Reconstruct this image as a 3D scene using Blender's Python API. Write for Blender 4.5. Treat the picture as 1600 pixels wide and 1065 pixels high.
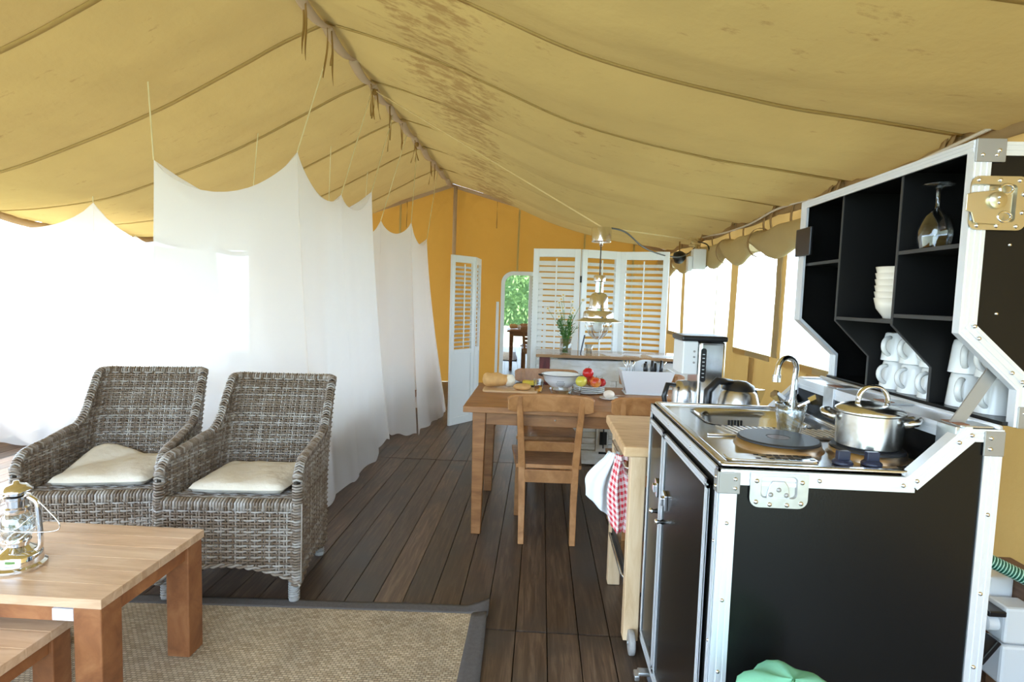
import bpy, math, random
from mathutils import Vector, Matrix
random.seed(7)
for o in list(bpy.data.objects): bpy.data.objects.remove(o)
scene = bpy.context.scene
COL = scene.collection
PI = math.pi
sin, cos = math.sin, math.cos

# ------------------------------------------------------------ camera
FPX = 900.0
cam_d = bpy.data.cameras.new('camera'); cam = bpy.data.objects.new('camera', cam_d); COL.objects.link(cam)
cam_d.sensor_fit = 'HORIZONTAL'; cam_d.sensor_width = 36.0; cam_d.lens = 36.0*FPX/1600.0
cam_d.clip_start = 0.05; cam_d.clip_end = 300
_D = Vector((46/FPX, 67.5/FPX, -1)).normalized()
_u = Vector((0.0303, 1, 0)); _u.z = -(_u.x*_D.x+_u.y*_D.y)/_D.z; _u.normalize()
_X = _D.cross(_u)
cam.matrix_world = Matrix.Translation((0, 0, 1.42)) @ Matrix((_X, _D, _u)).to_4x4()
scene.camera = cam

# ------------------------------------------------------------ world, sun, exposure
w = bpy.data.worlds.new('sky'); scene.world = w; w.use_nodes = True
bg = w.node_tree.nodes['Background']
bg.inputs['Color'].default_value = (0.62, 0.80, 1.0, 1); bg.inputs['Strength'].default_value = 2.3
sd = bpy.data.lights.new('sun', 'SUN'); sd.energy = 5.0; sd.angle = 0.01; sd.color = (1, 0.97, 0.92)
sun = bpy.data.objects.new('sun', sd); COL.objects.link(sun)
sun.rotation_euler = Vector((0.80, -0.30, -0.62)).to_track_quat('-Z', 'Y').to_euler()
vs = scene.view_settings
vs.view_transform = 'Standard'; vs.look = 'None'; vs.gamma = 1; vs.use_curve_mapping = False
vs.exposure = 1.9

# ------------------------------------------------------------ materials
def newmat(name):
    m = bpy.data.materials.new(name); m.use_nodes = True
    nt = m.node_tree; nt.nodes.clear()
    return m, nt, nt.nodes, nt.links
def N(nodes, t, **k):
    n = nodes.new(t)
    for a, b in k.items():
        if a in n.inputs.keys(): n.inputs[a].default_value = b
        else: setattr(n, a, b)
    return n
def principled(name, col, rough=0.5, metal=0.0, noise=None, bump=None, **extra):
    """noise=(scale, amount): mottled base colour; bump=(scale, strength)"""
    m, nt, nd, lk = newmat(name)
    out = nd.new('ShaderNodeOutputMaterial'); p = nd.new('ShaderNodeBsdfPrincipled'); lk.new(p.outputs[0], out.inputs[0])
    p.inputs['Base Color'].default_value = (*col, 1); p.inputs['Roughness'].default_value = rough; p.inputs['Metallic'].default_value = metal
    for k, v in extra.items(): p.inputs[k.replace('_', ' ')].default_value = v
    tc = nd.new('ShaderNodeTexCoord')
    if noise:
        n = N(nd, 'ShaderNodeTexNoise'); n.inputs['Scale'].default_value = noise[0]; n.inputs['Detail'].default_value = 5
        lk.new(tc.outputs['Object'], n.inputs['Vector'])
        mx = N(nd, 'ShaderNodeMix', data_type='RGBA'); a = noise[1]
        mx.inputs[6].default_value = (*[c*(1-a) for c in col], 1); mx.inputs[7].default_value = (*[min(1, c*(1+a)) for c in col], 1)
        lk.new(n.outputs['Fac'], mx.inputs[0]); lk.new(mx.outputs[2], p.inputs['Base Color'])
    if bump:
        b = N(nd, 'ShaderNodeTexNoise'); b.inputs['Scale'].default_value = bump[0]; b.inputs['Detail'].default_value = 4
        lk.new(tc.outputs['Object'], b.inputs['Vector'])
        bn = nd.new('ShaderNodeBump'); bn.inputs['Strength'].default_value = bump[1]; bn.inputs['Distance'].default_value = 0.01
        lk.new(b.outputs['Fac'], bn.inputs['Height']); lk.new(bn.outputs[0], p.inputs['Normal'])
    return m
def wood(name, c0, c1, c2, grain=(1, 14, 14), scale=3.0, rough=0.5, vary=0.25, wear=None):
    m, nt, nd, lk = newmat(name)
    out = nd.new('ShaderNodeOutputMaterial'); p = nd.new('ShaderNodeBsdfPrincipled'); lk.new(p.outputs[0], out.inputs[0])
    tc = nd.new('ShaderNodeTexCoord'); mp = nd.new('ShaderNodeMapping'); mp.inputs['Scale'].default_value = grain
    oi = nd.new('ShaderNodeObjectInfo')
    ad = nd.new('ShaderNodeVectorMath'); ad.operation = 'ADD'
    sc = nd.new('ShaderNodeMath'); sc.operation = 'MULTIPLY'; sc.inputs[1].default_value = 37.0
    lk.new(oi.outputs['Random'], sc.inputs[0]); lk.new(tc.outputs['Object'], ad.inputs[0]); lk.new(sc.outputs[0], ad.inputs[1]); lk.new(ad.outputs[0], mp.inputs['Vector'])
    n = nd.new('ShaderNodeTexNoise'); n.inputs['Scale'].default_value = scale; n.inputs['Detail'].default_value = 7; n.inputs['Roughness'].default_value = 0.62; n.inputs['Distortion'].default_value = 0.6
    lk.new(mp.outputs[0], n.inputs['Vector'])
    r = nd.new('ShaderNodeValToRGB'); e = r.color_ramp.elements
    e[0].position = 0.28; e[0].color = (*c0, 1); e[1].position = 0.72; e[1].color = (*c2, 1); k = e.new(0.5); k.color = (*c1, 1)
    lk.new(n.outputs['Fac'], r.inputs[0])
    hv = nd.new('ShaderNodeHueSaturation'); lk.new(r.outputs[0], hv.inputs['Color'])
    mr = nd.new('ShaderNodeMapRange'); mr.inputs[3].default_value = 1-vary; mr.inputs[4].default_value = 1+vary
    lk.new(oi.outputs['Random'], mr.inputs[0]); lk.new(mr.outputs[0], hv.inputs['Value'])
    last = hv.outputs[0]
    if wear:
        wn = nd.new('ShaderNodeTexNoise'); wn.inputs['Scale'].default_value = wear[0]; wn.inputs['Detail'].default_value = 6; lk.new(ad.outputs[0], wn.inputs['Vector'])
        wr = nd.new('ShaderNodeValToRGB'); wr.color_ramp.elements[0].position = 0.46; wr.color_ramp.elements[1].position = 0.68; lk.new(wn.outputs['Fac'], wr.inputs[0])
        wm = nd.new('ShaderNodeMix'); wm.data_type = 'RGBA'; wm.inputs[7].default_value = (*wear[1], 1)
        lk.new(wr.outputs[0], wm.inputs[0]); lk.new(last, wm.inputs[6]); last = wm.outputs[2]
    lk.new(last, p.inputs['Base Color']); p.inputs['Roughness'].default_value = rough
    bn = nd.new('ShaderNodeBump'); bn.inputs['Strength'].default_value = 0.18; bn.inputs['Distance'].default_value = 0.004
    lk.new(n.outputs['Fac'], bn.inputs['Height']); lk.new(bn.outputs[0], p.inputs['Normal'])
    return m
def cloth(name, col, trans=0.3, tcol=None, transparent=0.0, wrinkle=0.3, scale=3.0, stains=False, mottle=0.1):
    m, nt, nd, lk = newmat(name)
    out = nd.new('ShaderNodeOutputMaterial')
    df = nd.new('ShaderNodeBsdfDiffuse'); tr = nd.new('ShaderNodeBsdfTranslucent'); mx = nd.new('ShaderNodeMixShader'); mx.inputs[0].default_value = trans
    tc = nd.new('ShaderNodeTexCoord')
    n = nd.new('ShaderNodeTexNoise'); n.inputs['Scale'].default_value = scale; n.inputs['Detail'].default_value = 6; lk.new(tc.outputs['Object'], n.inputs['Vector'])
    cm = nd.new('ShaderNodeMix'); cm.data_type = 'RGBA'
    cm.inputs[6].default_value = (*[c*(1-mottle) for c in col], 1); cm.inputs[7].default_value = (*[min(1, c*(1+mottle)) for c in col], 1)
    lk.new(n.outputs['Fac'], cm.inputs[0]); c = cm.outputs[2]
    if stains:
        g = nd.new('ShaderNodeNewGeometry')
        sx = nd.new('ShaderNodeSeparateXYZ'); lk.new(g.outputs['Position'], sx.inputs[0])
        mp = nd.new('ShaderNodeMapping'); mp.inputs['Scale'].default_value = (3.0, 9.0, 3.0); mp.inputs['Rotation'].default_value = (0, 0, 0.6); lk.new(g.outputs['Position'], mp.inputs['Vector'])
        s1 = nd.new('ShaderNodeTexNoise'); s1.inputs['Scale'].default_value = 2.2; s1.inputs['Detail'].default_value = 9; s1.inputs['Roughness'].default_value = 0.72; lk.new(mp.outputs[0], s1.inputs['Vector'])
        s2 = nd.new('ShaderNodeTexNoise'); s2.inputs['Scale'].default_value = 1.1; s2.inputs['Detail'].default_value = 2; lk.new(g.outputs['Position'], s2.inputs['Vector'])
        # worn band of dirt a hand's breadth to the right of the ridge
        bx = nd.new('ShaderNodeMapRange'); bx.interpolation_type = 'SMOOTHSTEP'; bx.inputs[1].default_value = 0.55; bx.inputs[2].default_value = 0.1; bx.inputs[3].default_value = 0.0; bx.inputs[4].default_value = 1.0
        dm = nd.new('ShaderNodeMath'); dm.operation = 'ADD'; dm.inputs[1].default_value = 0.72; lk.new(sx.outputs[0], dm.inputs[0])
        ab = nd.new('ShaderNodeMath'); ab.operation = 'ABSOLUTE'; lk.new(dm.outputs[0], ab.inputs[0]); lk.new(ab.outputs[0], bx.inputs[0])
        m1 = nd.new('ShaderNodeMath'); m1.operation = 'MULTIPLY_ADD'; m1.inputs[1].default_value = 0.165; lk.new(bx.outputs[0], m1.inputs[0]); lk.new(s1.outputs['Fac'], m1.inputs[2])
        m2 = nd.new('ShaderNodeMath'); m2.operation = 'MULTIPLY_ADD'; m2.inputs[1].default_value = 0.3; lk.new(s2.outputs['Fac'], m2.inputs[0]); lk.new(m1.outputs[0], m2.inputs[2])
        rp = nd.new('ShaderNodeValToRGB'); rp.color_ramp.elements[0].position = 0.77; rp.color_ramp.elements[1].position = 0.88; lk.new(m2.outputs[0], rp.inputs[0])
        sm = nd.new('ShaderNodeMix'); sm.data_type = 'RGBA'; sm.inputs[7].default_value = (0.30, 0.17, 0.06, 1)
        sf = nd.new('ShaderNodeMath'); sf.operation = 'MULTIPLY'; sf.inputs[1].default_value = 0.75; lk.new(rp.outputs[0], sf.inputs[0])
        lk.new(sf.outputs[0], sm.inputs[0]); lk.new(c, sm.inputs[6]); c = sm.outputs[2]
    lk.new(c, df.inputs['Color'])
    if tcol: tr.inputs['Color'].default_value = (*tcol, 1)
    else: lk.new(c, tr.inputs['Color'])
    lk.new(df.outputs[0], mx.inputs[1]); lk.new(tr.outputs[0], mx.inputs[2]); last = mx.outputs[0]
    if wrinkle:
        b = nd.new('ShaderNodeTexNoise'); b.inputs['Scale'].default_value = 5; b.inputs['Detail'].default_value = 8; lk.new(tc.outputs['Object'], b.inputs['Vector'])
        bn = nd.new('ShaderNodeBump'); bn.inputs['Strength'].default_value = wrinkle; bn.inputs['Distance'].default_value = 0.03; lk.new(b.outputs['Fac'], bn.inputs['Height'])
        lk.new(bn.outputs[0], df.inputs['Normal']); lk.new(bn.outputs[0], tr.inputs['Normal'])
    if transparent:
        t = nd.new('ShaderNodeBsdfTransparent'); m3 = nd.new('ShaderNodeMixShader'); m3.inputs[0].default_value = transparent
        lk.new(last, m3.inputs[1]); lk.new(t.outputs[0], m3.inputs[2]); last = m3.outputs[0]
    lk.new(last, out.inputs[0])
    return m
def glass(name, col=(1, 1, 1), rough=0.0, ior=1.45):
    return principled(name, col, rough, Transmission_Weight=1.0, IOR=ior)
def wicker_mat():
    m, nt, nd, lk = newmat('wicker')
    out = nd.new('ShaderNodeOutputMaterial'); p = nd.new('ShaderNodeBsdfPrincipled'); lk.new(p.outputs[0], out.inputs[0])
    g = nd.new('ShaderNodeNewGeometry'); tc = nd.new('ShaderNodeTexCoord')
    n = nd.new('ShaderNodeTexNoise'); n.inputs['Scale'].default_value = 14; n.inputs['Detail'].default_value = 5; lk.new(tc.outputs['Object'], n.inputs['Vector'])
    a = nd.new('ShaderNodeMath'); a.operation = 'MULTIPLY_ADD'; a.inputs[1].default_value = 0.45; lk.new(g.outputs['Random Per Island'], a.inputs[0])
    b = nd.new('ShaderNodeMath'); b.operation = 'MULTIPLY'; b.inputs[1].default_value = 0.6; lk.new(n.outputs['Fac'], b.inputs[0]); lk.new(b.outputs[0], a.inputs[2])
    r = nd.new('ShaderNodeValToRGB'); e = r.color_ramp.elements
    e[0].position = 0.15; e[0].color = (0.085, 0.05, 0.028, 1); e[1].position = 0.82; e[1].color = (0.42, 0.395, 0.37, 1); k = e.new(0.48); k.color = (0.205, 0.155, 0.115, 1)
    lk.new(a.outputs[0], r.inputs[0]); lk.new(r.outputs[0], p.inputs['Base Color']); p.inputs['Roughness'].default_value = 0.36
    return m
def checked_mat():
    m, nt, nd, lk = newmat('red_check')
    out = nd.new('ShaderNodeOutputMaterial'); p = nd.new('ShaderNodeBsdfPrincipled'); lk.new(p.outputs[0], out.inputs[0]); p.inputs['Roughness'].default_value = 0.9
    uv = nd.new('ShaderNodeUVMap'); s = nd.new('ShaderNodeSeparateXYZ'); lk.new(uv.outputs[0], s.inputs[0])
    fs = []
    for i in (0, 1):
        f = nd.new('ShaderNodeMath'); f.operation = 'MULTIPLY'; f.inputs[1].default_value = 6.0 if i == 0 else 13.0; lk.new(s.outputs[i], f.inputs[0])
        g = nd.new('ShaderNodeMath'); g.operation = 'FRACT'; lk.new(f.outputs[0], g.inputs[0])
        h = nd.new('ShaderNodeMath'); h.operation = 'GREATER_THAN'; h.inputs[1].default_value = 0.5; lk.new(g.outputs[0], h.inputs[0]); fs.append(h)
    ad = nd.new('ShaderNodeMath'); ad.operation = 'ADD'; lk.new(fs[0].outputs[0], ad.inputs[0]); lk.new(fs[1].outputs[0], ad.inputs[1])
    dv = nd.new('ShaderNodeMath'); dv.operation = 'MULTIPLY'; dv.inputs[1].default_value = 0.5; lk.new(ad.outputs[0], dv.inputs[0])
    r = nd.new('ShaderNodeValToRGB'); r.color_ramp.elements[0].color = (0.85, 0.82, 0.82, 1); r.color_ramp.elements[1].color = (0.62, 0.02, 0.04, 1)
    lk.new(dv.outputs[0], r.inputs[0]); lk.new(r.outputs[0], p.inputs['Base Color'])
    return m
def rug_mat():
    m, nt, nd, lk = newmat('sisal')
    out = nd.new('ShaderNodeOutputMaterial'); p = nd.new('ShaderNodeBsdfPrincipled'); lk.new(p.outputs[0], out.inputs[0]); p.inputs['Roughness'].default_value = 0.95
    tc = nd.new('ShaderNodeTexCoord'); br = nd.new('ShaderNodeTexBrick')
    br.inputs['Scale'].default_value = 1.0; br.inputs['Brick Width'].default_value = 0.020; br.inputs['Row Height'].default_value = 0.0115
    br.inputs['Mortar Size'].default_value = 0.0022; br.inputs['Mortar Smooth'].default_value = 1.0
    br.inputs['Color1'].default_value = (0.40, 0.30, 0.19, 1); br.inputs['Color2'].default_value = (0.60, 0.48, 0.33, 1); br.inputs['Mortar'].default_value = (0.16, 0.115, 0.07, 1)
    lk.new(tc.outputs['Object'], br.inputs['Vector'])
    n = nd.new('ShaderNodeTexNoise'); n.inputs['Scale'].default_value = 3.5; n.inputs['Detail'].default_value = 4; lk.new(tc.outputs['Object'], n.inputs['Vector'])
    hv = nd.new('ShaderNodeHueSaturation'); mr = nd.new('ShaderNodeMapRange'); mr.inputs[1].default_value = 0.3; mr.inputs[2].default_value = 0.7; mr.inputs[3].default_value = 0.8; mr.inputs[4].default_value = 1.12
    lk.new(n.outputs['Fac'], mr.inputs[0]); lk.new(mr.outputs[0], hv.inputs['Value']); lk.new(br.outputs['Color'], hv.inputs['Color']); lk.new(hv.outputs[0], p.inputs['Base Color'])
    bn = nd.new('ShaderNodeBump'); bn.invert = True; bn.inputs['Strength'].default_value = 0.8; bn.inputs['Distance'].default_value = 0.004; lk.new(br.outputs['Fac'], bn.inputs['Height']); lk.new(bn.outputs[0], p.inputs['Normal'])
    return m
def apple_mat(name, a, b):
    m, nt, nd, lk = newmat(name)
    out = nd.new('ShaderNodeOutputMaterial'); p = nd.new('ShaderNodeBsdfPrincipled'); lk.new(p.outputs[0], out.inputs[0]); p.inputs['Roughness'].default_value = 0.25
    tc = nd.new('ShaderNodeTexCoord'); n = nd.new('ShaderNodeTexNoise'); n.inputs['Scale'].default_value = 14; n.inputs['Detail'].default_value = 4; lk.new(tc.outputs['Object'], n.inputs['Vector'])
    r = nd.new('ShaderNodeValToRGB'); r.color_ramp.elements[0].position = 0.38; r.color_ramp.elements[0].color = (*a, 1); r.color_ramp.elements[1].position = 0.66; r.color_ramp.elements[1].color = (*b, 1)
    lk.new(n.outputs['Fac'], r.inputs[0]); lk.new(r.outputs[0], p.inputs['Base Color'])
    return m

M = {}
M['roof'] = cloth('roof_canvas', (0.50, 0.345, 0.125), trans=0.035, wrinkle=0.45, stains=True)
M['gable'] = cloth('orange_canvas', (0.45, 0.235, 0.052), trans=0.05, tcol=(0.70, 0.33, 0.05), wrinkle=0.3)
M['wallcloth'] = cloth('tan_canvas', (0.56, 0.34, 0.125), trans=0.10, tcol=(0.75, 0.45, 0.14), wrinkle=0.4)
M['flap'] = cloth('flap_canvas', (0.58, 0.45, 0.24), trans=0.3, wrinkle=0.4)
M['webbing'] = cloth('webbing', (0.42, 0.28, 0.14), trans=0.1, wrinkle=0.6)
M['tape'] = cloth('ridge_tape', (0.62, 0.46, 0.30), trans=0.25, wrinkle=0.3)
M['ribbon'] = principled('tie_ribbon', (0.30, 0.17, 0.04), 0.8)
M['seam'] = cloth('seam_canvas', (0.50, 0.36, 0.13), trans=0.05, wrinkle=0.2)
M['rope'] = principled('rope', (0.66, 0.50, 0.24), 0.9)
M['net'] = cloth('net', (0.95, 0.95, 0.96), trans=0.58, transparent=0.24, wrinkle=0.0, mottle=0.0)
M['string'] = principled('string', (0.75, 0.68, 0.42), 0.9)
M['linen'] = principled('linen', (0.86, 0.87, 0.90), 0.9, bump=(9, 0.4))
M['cushion'] = principled('cushion', (0.76, 0.71, 0.63), 0.92, bump=(16, 0.9))
M['floor'] = wood('floor_wood', (0.038, 0.023, 0.015), (0.085, 0.052, 0.033), (0.165, 0.112, 0.075), grain=(16, 1.1, 16), scale=3.4, rough=0.42, vary=0.32, wear=(2.2, (0.05, 0.04, 0.034)))
M['subfloor'] = principled('subfloor', (0.03, 0.022, 0.018), 0.9)
M['teak'] = wood('teak', (0.16, 0.055, 0.02), (0.28, 0.105, 0.038), (0.40, 0.175, 0.07), grain=(2, 2, 2), scale=4, rough=0.45, vary=0.12)
M['teak_sky_sheen'] = wood('teak_sky_sheen', (0.44, 0.26, 0.15), (0.58, 0.38, 0.24), (0.70, 0.50, 0.34), grain=(1.2, 9, 9), scale=3.0, rough=0.3, vary=0.10)  # table tops: sky reflection put into the colour, paler than the teak legs
M['table'] = wood('table_wood', (0.17, 0.07, 0.024), (0.29, 0.125, 0.044), (0.40, 0.19, 0.075), grain=(1.5, 12, 8), scale=2.6, rough=0.42, vary=0.10)
M['chairwood'] = wood('chair_wood', (0.25, 0.105, 0.035), (0.39, 0.18, 0.065), (0.50, 0.26, 0.11), grain=(3, 10, 3), scale=3.0, rough=0.4, vary=0.14)
M['pine'] = wood('pine', (0.60, 0.40, 0.22), (0.72, 0.52, 0.32), (0.80, 0.62, 0.42), grain=(8, 8, 1.2), scale=3.0, rough=0.45, vary=0.08)
M['block'] = wood('butcher_block', (0.50, 0.30, 0.14), (0.66, 0.43, 0.23), (0.74, 0.53, 0.31), grain=(2, 10, 4), scale=3.0, rough=0.4, vary=0.08)
M['beam'] = wood('beam', (0.09, 0.045, 0.025), (0.17, 0.085, 0.045), (0.25, 0.14, 0.08), grain=(8, 1, 8), scale=3, rough=0.6)
M['redwood'] = wood('red_post', (0.06, 0.012, 0.012), (0.13, 0.022, 0.022), (0.19, 0.04, 0.035), grain=(9, 9, 1), scale=3, rough=0.4)
M['whitewood'] = wood('painted_planks', (0.50, 0.47, 0.42), (0.72, 0.71, 0.68), (0.82, 0.82, 0.81), grain=(3, 9, 9), scale=2.5, rough=0.5, vary=0.10, wear=(5.0, (0.62, 0.56, 0.46)))
M['bartop'] = wood('bar_top', (0.30, 0.16, 0.08), (0.42, 0.25, 0.13), (0.52, 0.34, 0.20), grain=(1, 8, 8), scale=3, rough=0.1)
M['paint'] = principled('white_paint', (0.80, 0.83, 0.84), 0.4)
M['wicker'] = wicker_mat()
M['legwrap'] = principled('grey_rattan', (0.36, 0.35, 0.34), 0.6, noise=(60, 0.3))
M['sisal'] = rug_mat()
M['rugborder'] = principled('rug_border', (0.10, 0.088, 0.085), 0.95, noise=(60, 0.3), bump=(300, 0.3))
M['black'] = principled('black_laminate', (0.006, 0.006, 0.006), 0.26, bump=(220, 0.04), Specular_IOR_Level=0.28)
M['blackin'] = principled('black_inside', (0.006, 0.006, 0.006), 0.5, Specular_IOR_Level=0.25)
M['shelfedge'] = principled('shelf_edge', (0.035, 0.035, 0.036), 0.5)
M['alu'] = principled('aluminium', (0.78, 0.81, 0.86), 0.36, 0.45)
M['zinc'] = principled('zinc', (0.62, 0.64, 0.66), 0.32, 0.9, noise=(45, 0.18))
M['brasszinc'] = principled('yellow_zinc', (0.60, 0.56, 0.42), 0.28, 0.95)
M['greyplate'] = principled('grey_plate', (0.36, 0.35, 0.34), 0.45, 0.6)
M['inox'] = principled('inox', (0.74, 0.75, 0.76), 0.2, 1.0)
M['inoxb'] = principled('brushed_inox', (0.62, 0.61, 0.60), 0.27, 1.0, bump=(160, 0.03))
M['chrome'] = principled('chrome', (0.82, 0.83, 0.84), 0.06, 1.0)
M['silver'] = principled('silver', (0.80, 0.80, 0.80), 0.16, 1.0)
M['iron'] = principled('hotplate', (0.035, 0.037, 0.042), 0.42, 0.4)
M['ironmid'] = principled('hotplate_mid', (0.10, 0.055, 0.04), 0.4, 0.5)
M['ring'] = principled('hot_ring', (0.56, 0.44, 0.33), 0.3, 1.0)
M['knobblue'] = principled('knob', (0.016, 0.022, 0.05), 0.35)
M['blackplastic'] = principled('black_plastic', (0.012, 0.012, 0.014), 0.3)
M['hole'] = principled('dark_hole', (0.01, 0.01, 0.01), 0.8)
M['china'] = principled('china', (0.78, 0.79, 0.78), 0.18)
M['cream'] = principled('cream_china', (0.80, 0.74, 0.64), 0.25)
M['enamel'] = principled('enamel', (0.84, 0.87, 0.90), 0.15)
M['caddy'] = principled('caddy_white', (0.76, 0.80, 0.86), 0.4)
def thin_glass():
    m, nt, nd, lk = newmat('clear_glass')
    out = nd.new('ShaderNodeOutputMaterial'); t = nd.new('ShaderNodeBsdfTransparent'); t.inputs[0].default_value = (0.93, 0.95, 0.95, 1)
    g = nd.new('ShaderNodeBsdfGlossy'); g.inputs['Roughness'].default_value = 0.03
    f = nd.new('ShaderNodeLayerWeight'); f.inputs['Blend'].default_value = 0.5
    pw = nd.new('ShaderNodeMath'); pw.operation = 'POWER'; pw.inputs[1].default_value = 1.9; lk.new(f.outputs['Facing'], pw.inputs[0])
    ma = nd.new('ShaderNodeMath'); ma.operation = 'MULTIPLY_ADD'; ma.inputs[1].default_value = 0.8; ma.inputs[2].default_value = 0.10; lk.new(pw.outputs[0], ma.inputs[0])
    mx = nd.new('ShaderNodeMixShader'); lk.new(ma.outputs[0], mx.inputs[0]); lk.new(t.outputs[0], mx.inputs[1]); lk.new(g.outputs[0], mx.inputs[2]); lk.new(mx.outputs[0], out.inputs[0])
    return m
M['glass'] = thin_glass()
M['tea'] = glass('tea', (0.85, 0.45, 0.06), 0.0, 1.33)
M['plasticw'] = principled('white_plastic', (0.78, 0.80, 0.82), 0.35)
M['cable'] = principled('black_cable', (0.012, 0.012, 0.012), 0.5)
M['cablew'] = principled('white_cable', (0.74, 0.66, 0.58), 0.5)
M['hoseg'] = principled('hose_green', (0.006, 0.09, 0.055), 0.3)
M['hosew'] = principled('hose_pale', (0.45, 0.75, 0.60), 0.3)
M['mint'] = cloth('mint_bag', (0.35, 0.80, 0.55), trans=0.4, wrinkle=0.4)
M['bin'] = principled('bin', (0.10, 0.10, 0.11), 0.5)
M['pane'] = None
M['mirror'] = principled('mirror', (0.92, 0.92, 0.92), 0.01, 1.0)
M['leaf'] = principled('leaf', (0.06, 0.20, 0.03), 0.5, noise=(20, 0.4))
M['petal'] = principled('petal', (0.86, 0.86, 0.84), 0.6)
M['yolk'] = principled('yolk', (0.75, 0.50, 0.05), 0.7)
M['crust'] = principled('crust', (0.62, 0.36, 0.14), 0.7, noise=(18, 0.35), bump=(30, 0.6))
M['crumb'] = principled('crumb', (0.84, 0.78, 0.66), 0.9, bump=(60, 0.6))
M['butter'] = principled('butter', (0.80, 0.60, 0.06), 0.4)
M['egg'] = principled('egg', (0.85, 0.77, 0.68), 0.5, bump=(40, 0.3))
M['apple_red'] = apple_mat('apple_red', (0.48, 0.01, 0.015), (0.62, 0.03, 0.03))
M['apple_yellow'] = apple_mat('apple_yellow', (0.68, 0.60, 0.06), (0.72, 0.62, 0.14))
M['apple_mix'] = apple_mat('apple_mix', (0.52, 0.03, 0.02), (0.70, 0.30, 0.05))
M['check'] = checked_mat()
M['towel'] = principled('white_towel', (0.82, 0.84, 0.88), 0.95, bump=(60, 0.4))
M['grass'] = principled('grass', (0.30, 0.315, 0.22), 0.9, noise=(1.2, 0.35))
M['hedge'] = principled('hedge', (0.11, 0.20, 0.06), 0.8, noise=(2.0, 0.5))
M['magyellow'] = principled('mag_yellow', (0.80, 0.55, 0.03), 0.4)
M['magblue'] = principled('mag_blue', (0.25, 0.30, 0.62), 0.4)
M['paper'] = principled('paper', (0.72, 0.74, 0.80), 0.5)
def pane_mat():
    m, nt, nd, lk = newmat('clear_foil')
    out = nd.new('ShaderNodeOutputMaterial'); t = nd.new('ShaderNodeBsdfTransparent'); g = nd.new('ShaderNodeBsdfGlossy'); g.inputs['Roughness'].default_value = 0.12
    d = nd.new('ShaderNodeBsdfTranslucent'); d.inputs['Color'].default_value = (0.9, 0.95, 0.9, 1)
    a = nd.new('ShaderNodeMixShader'); a.inputs[0].default_value = 0.18; b = nd.new('ShaderNodeMixShader'); b.inputs[0].default_value = 0.05
    lk.new(t.outputs[0], a.inputs[1]); lk.new(d.outputs[0], a.inputs[2]); lk.new(a.outputs[0], b.inputs[1]); lk.new(g.outputs[0], b.inputs[2]); lk.new(b.outputs[0], out.inputs[0])
    return m
M['pane'] = pane_mat()

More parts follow.
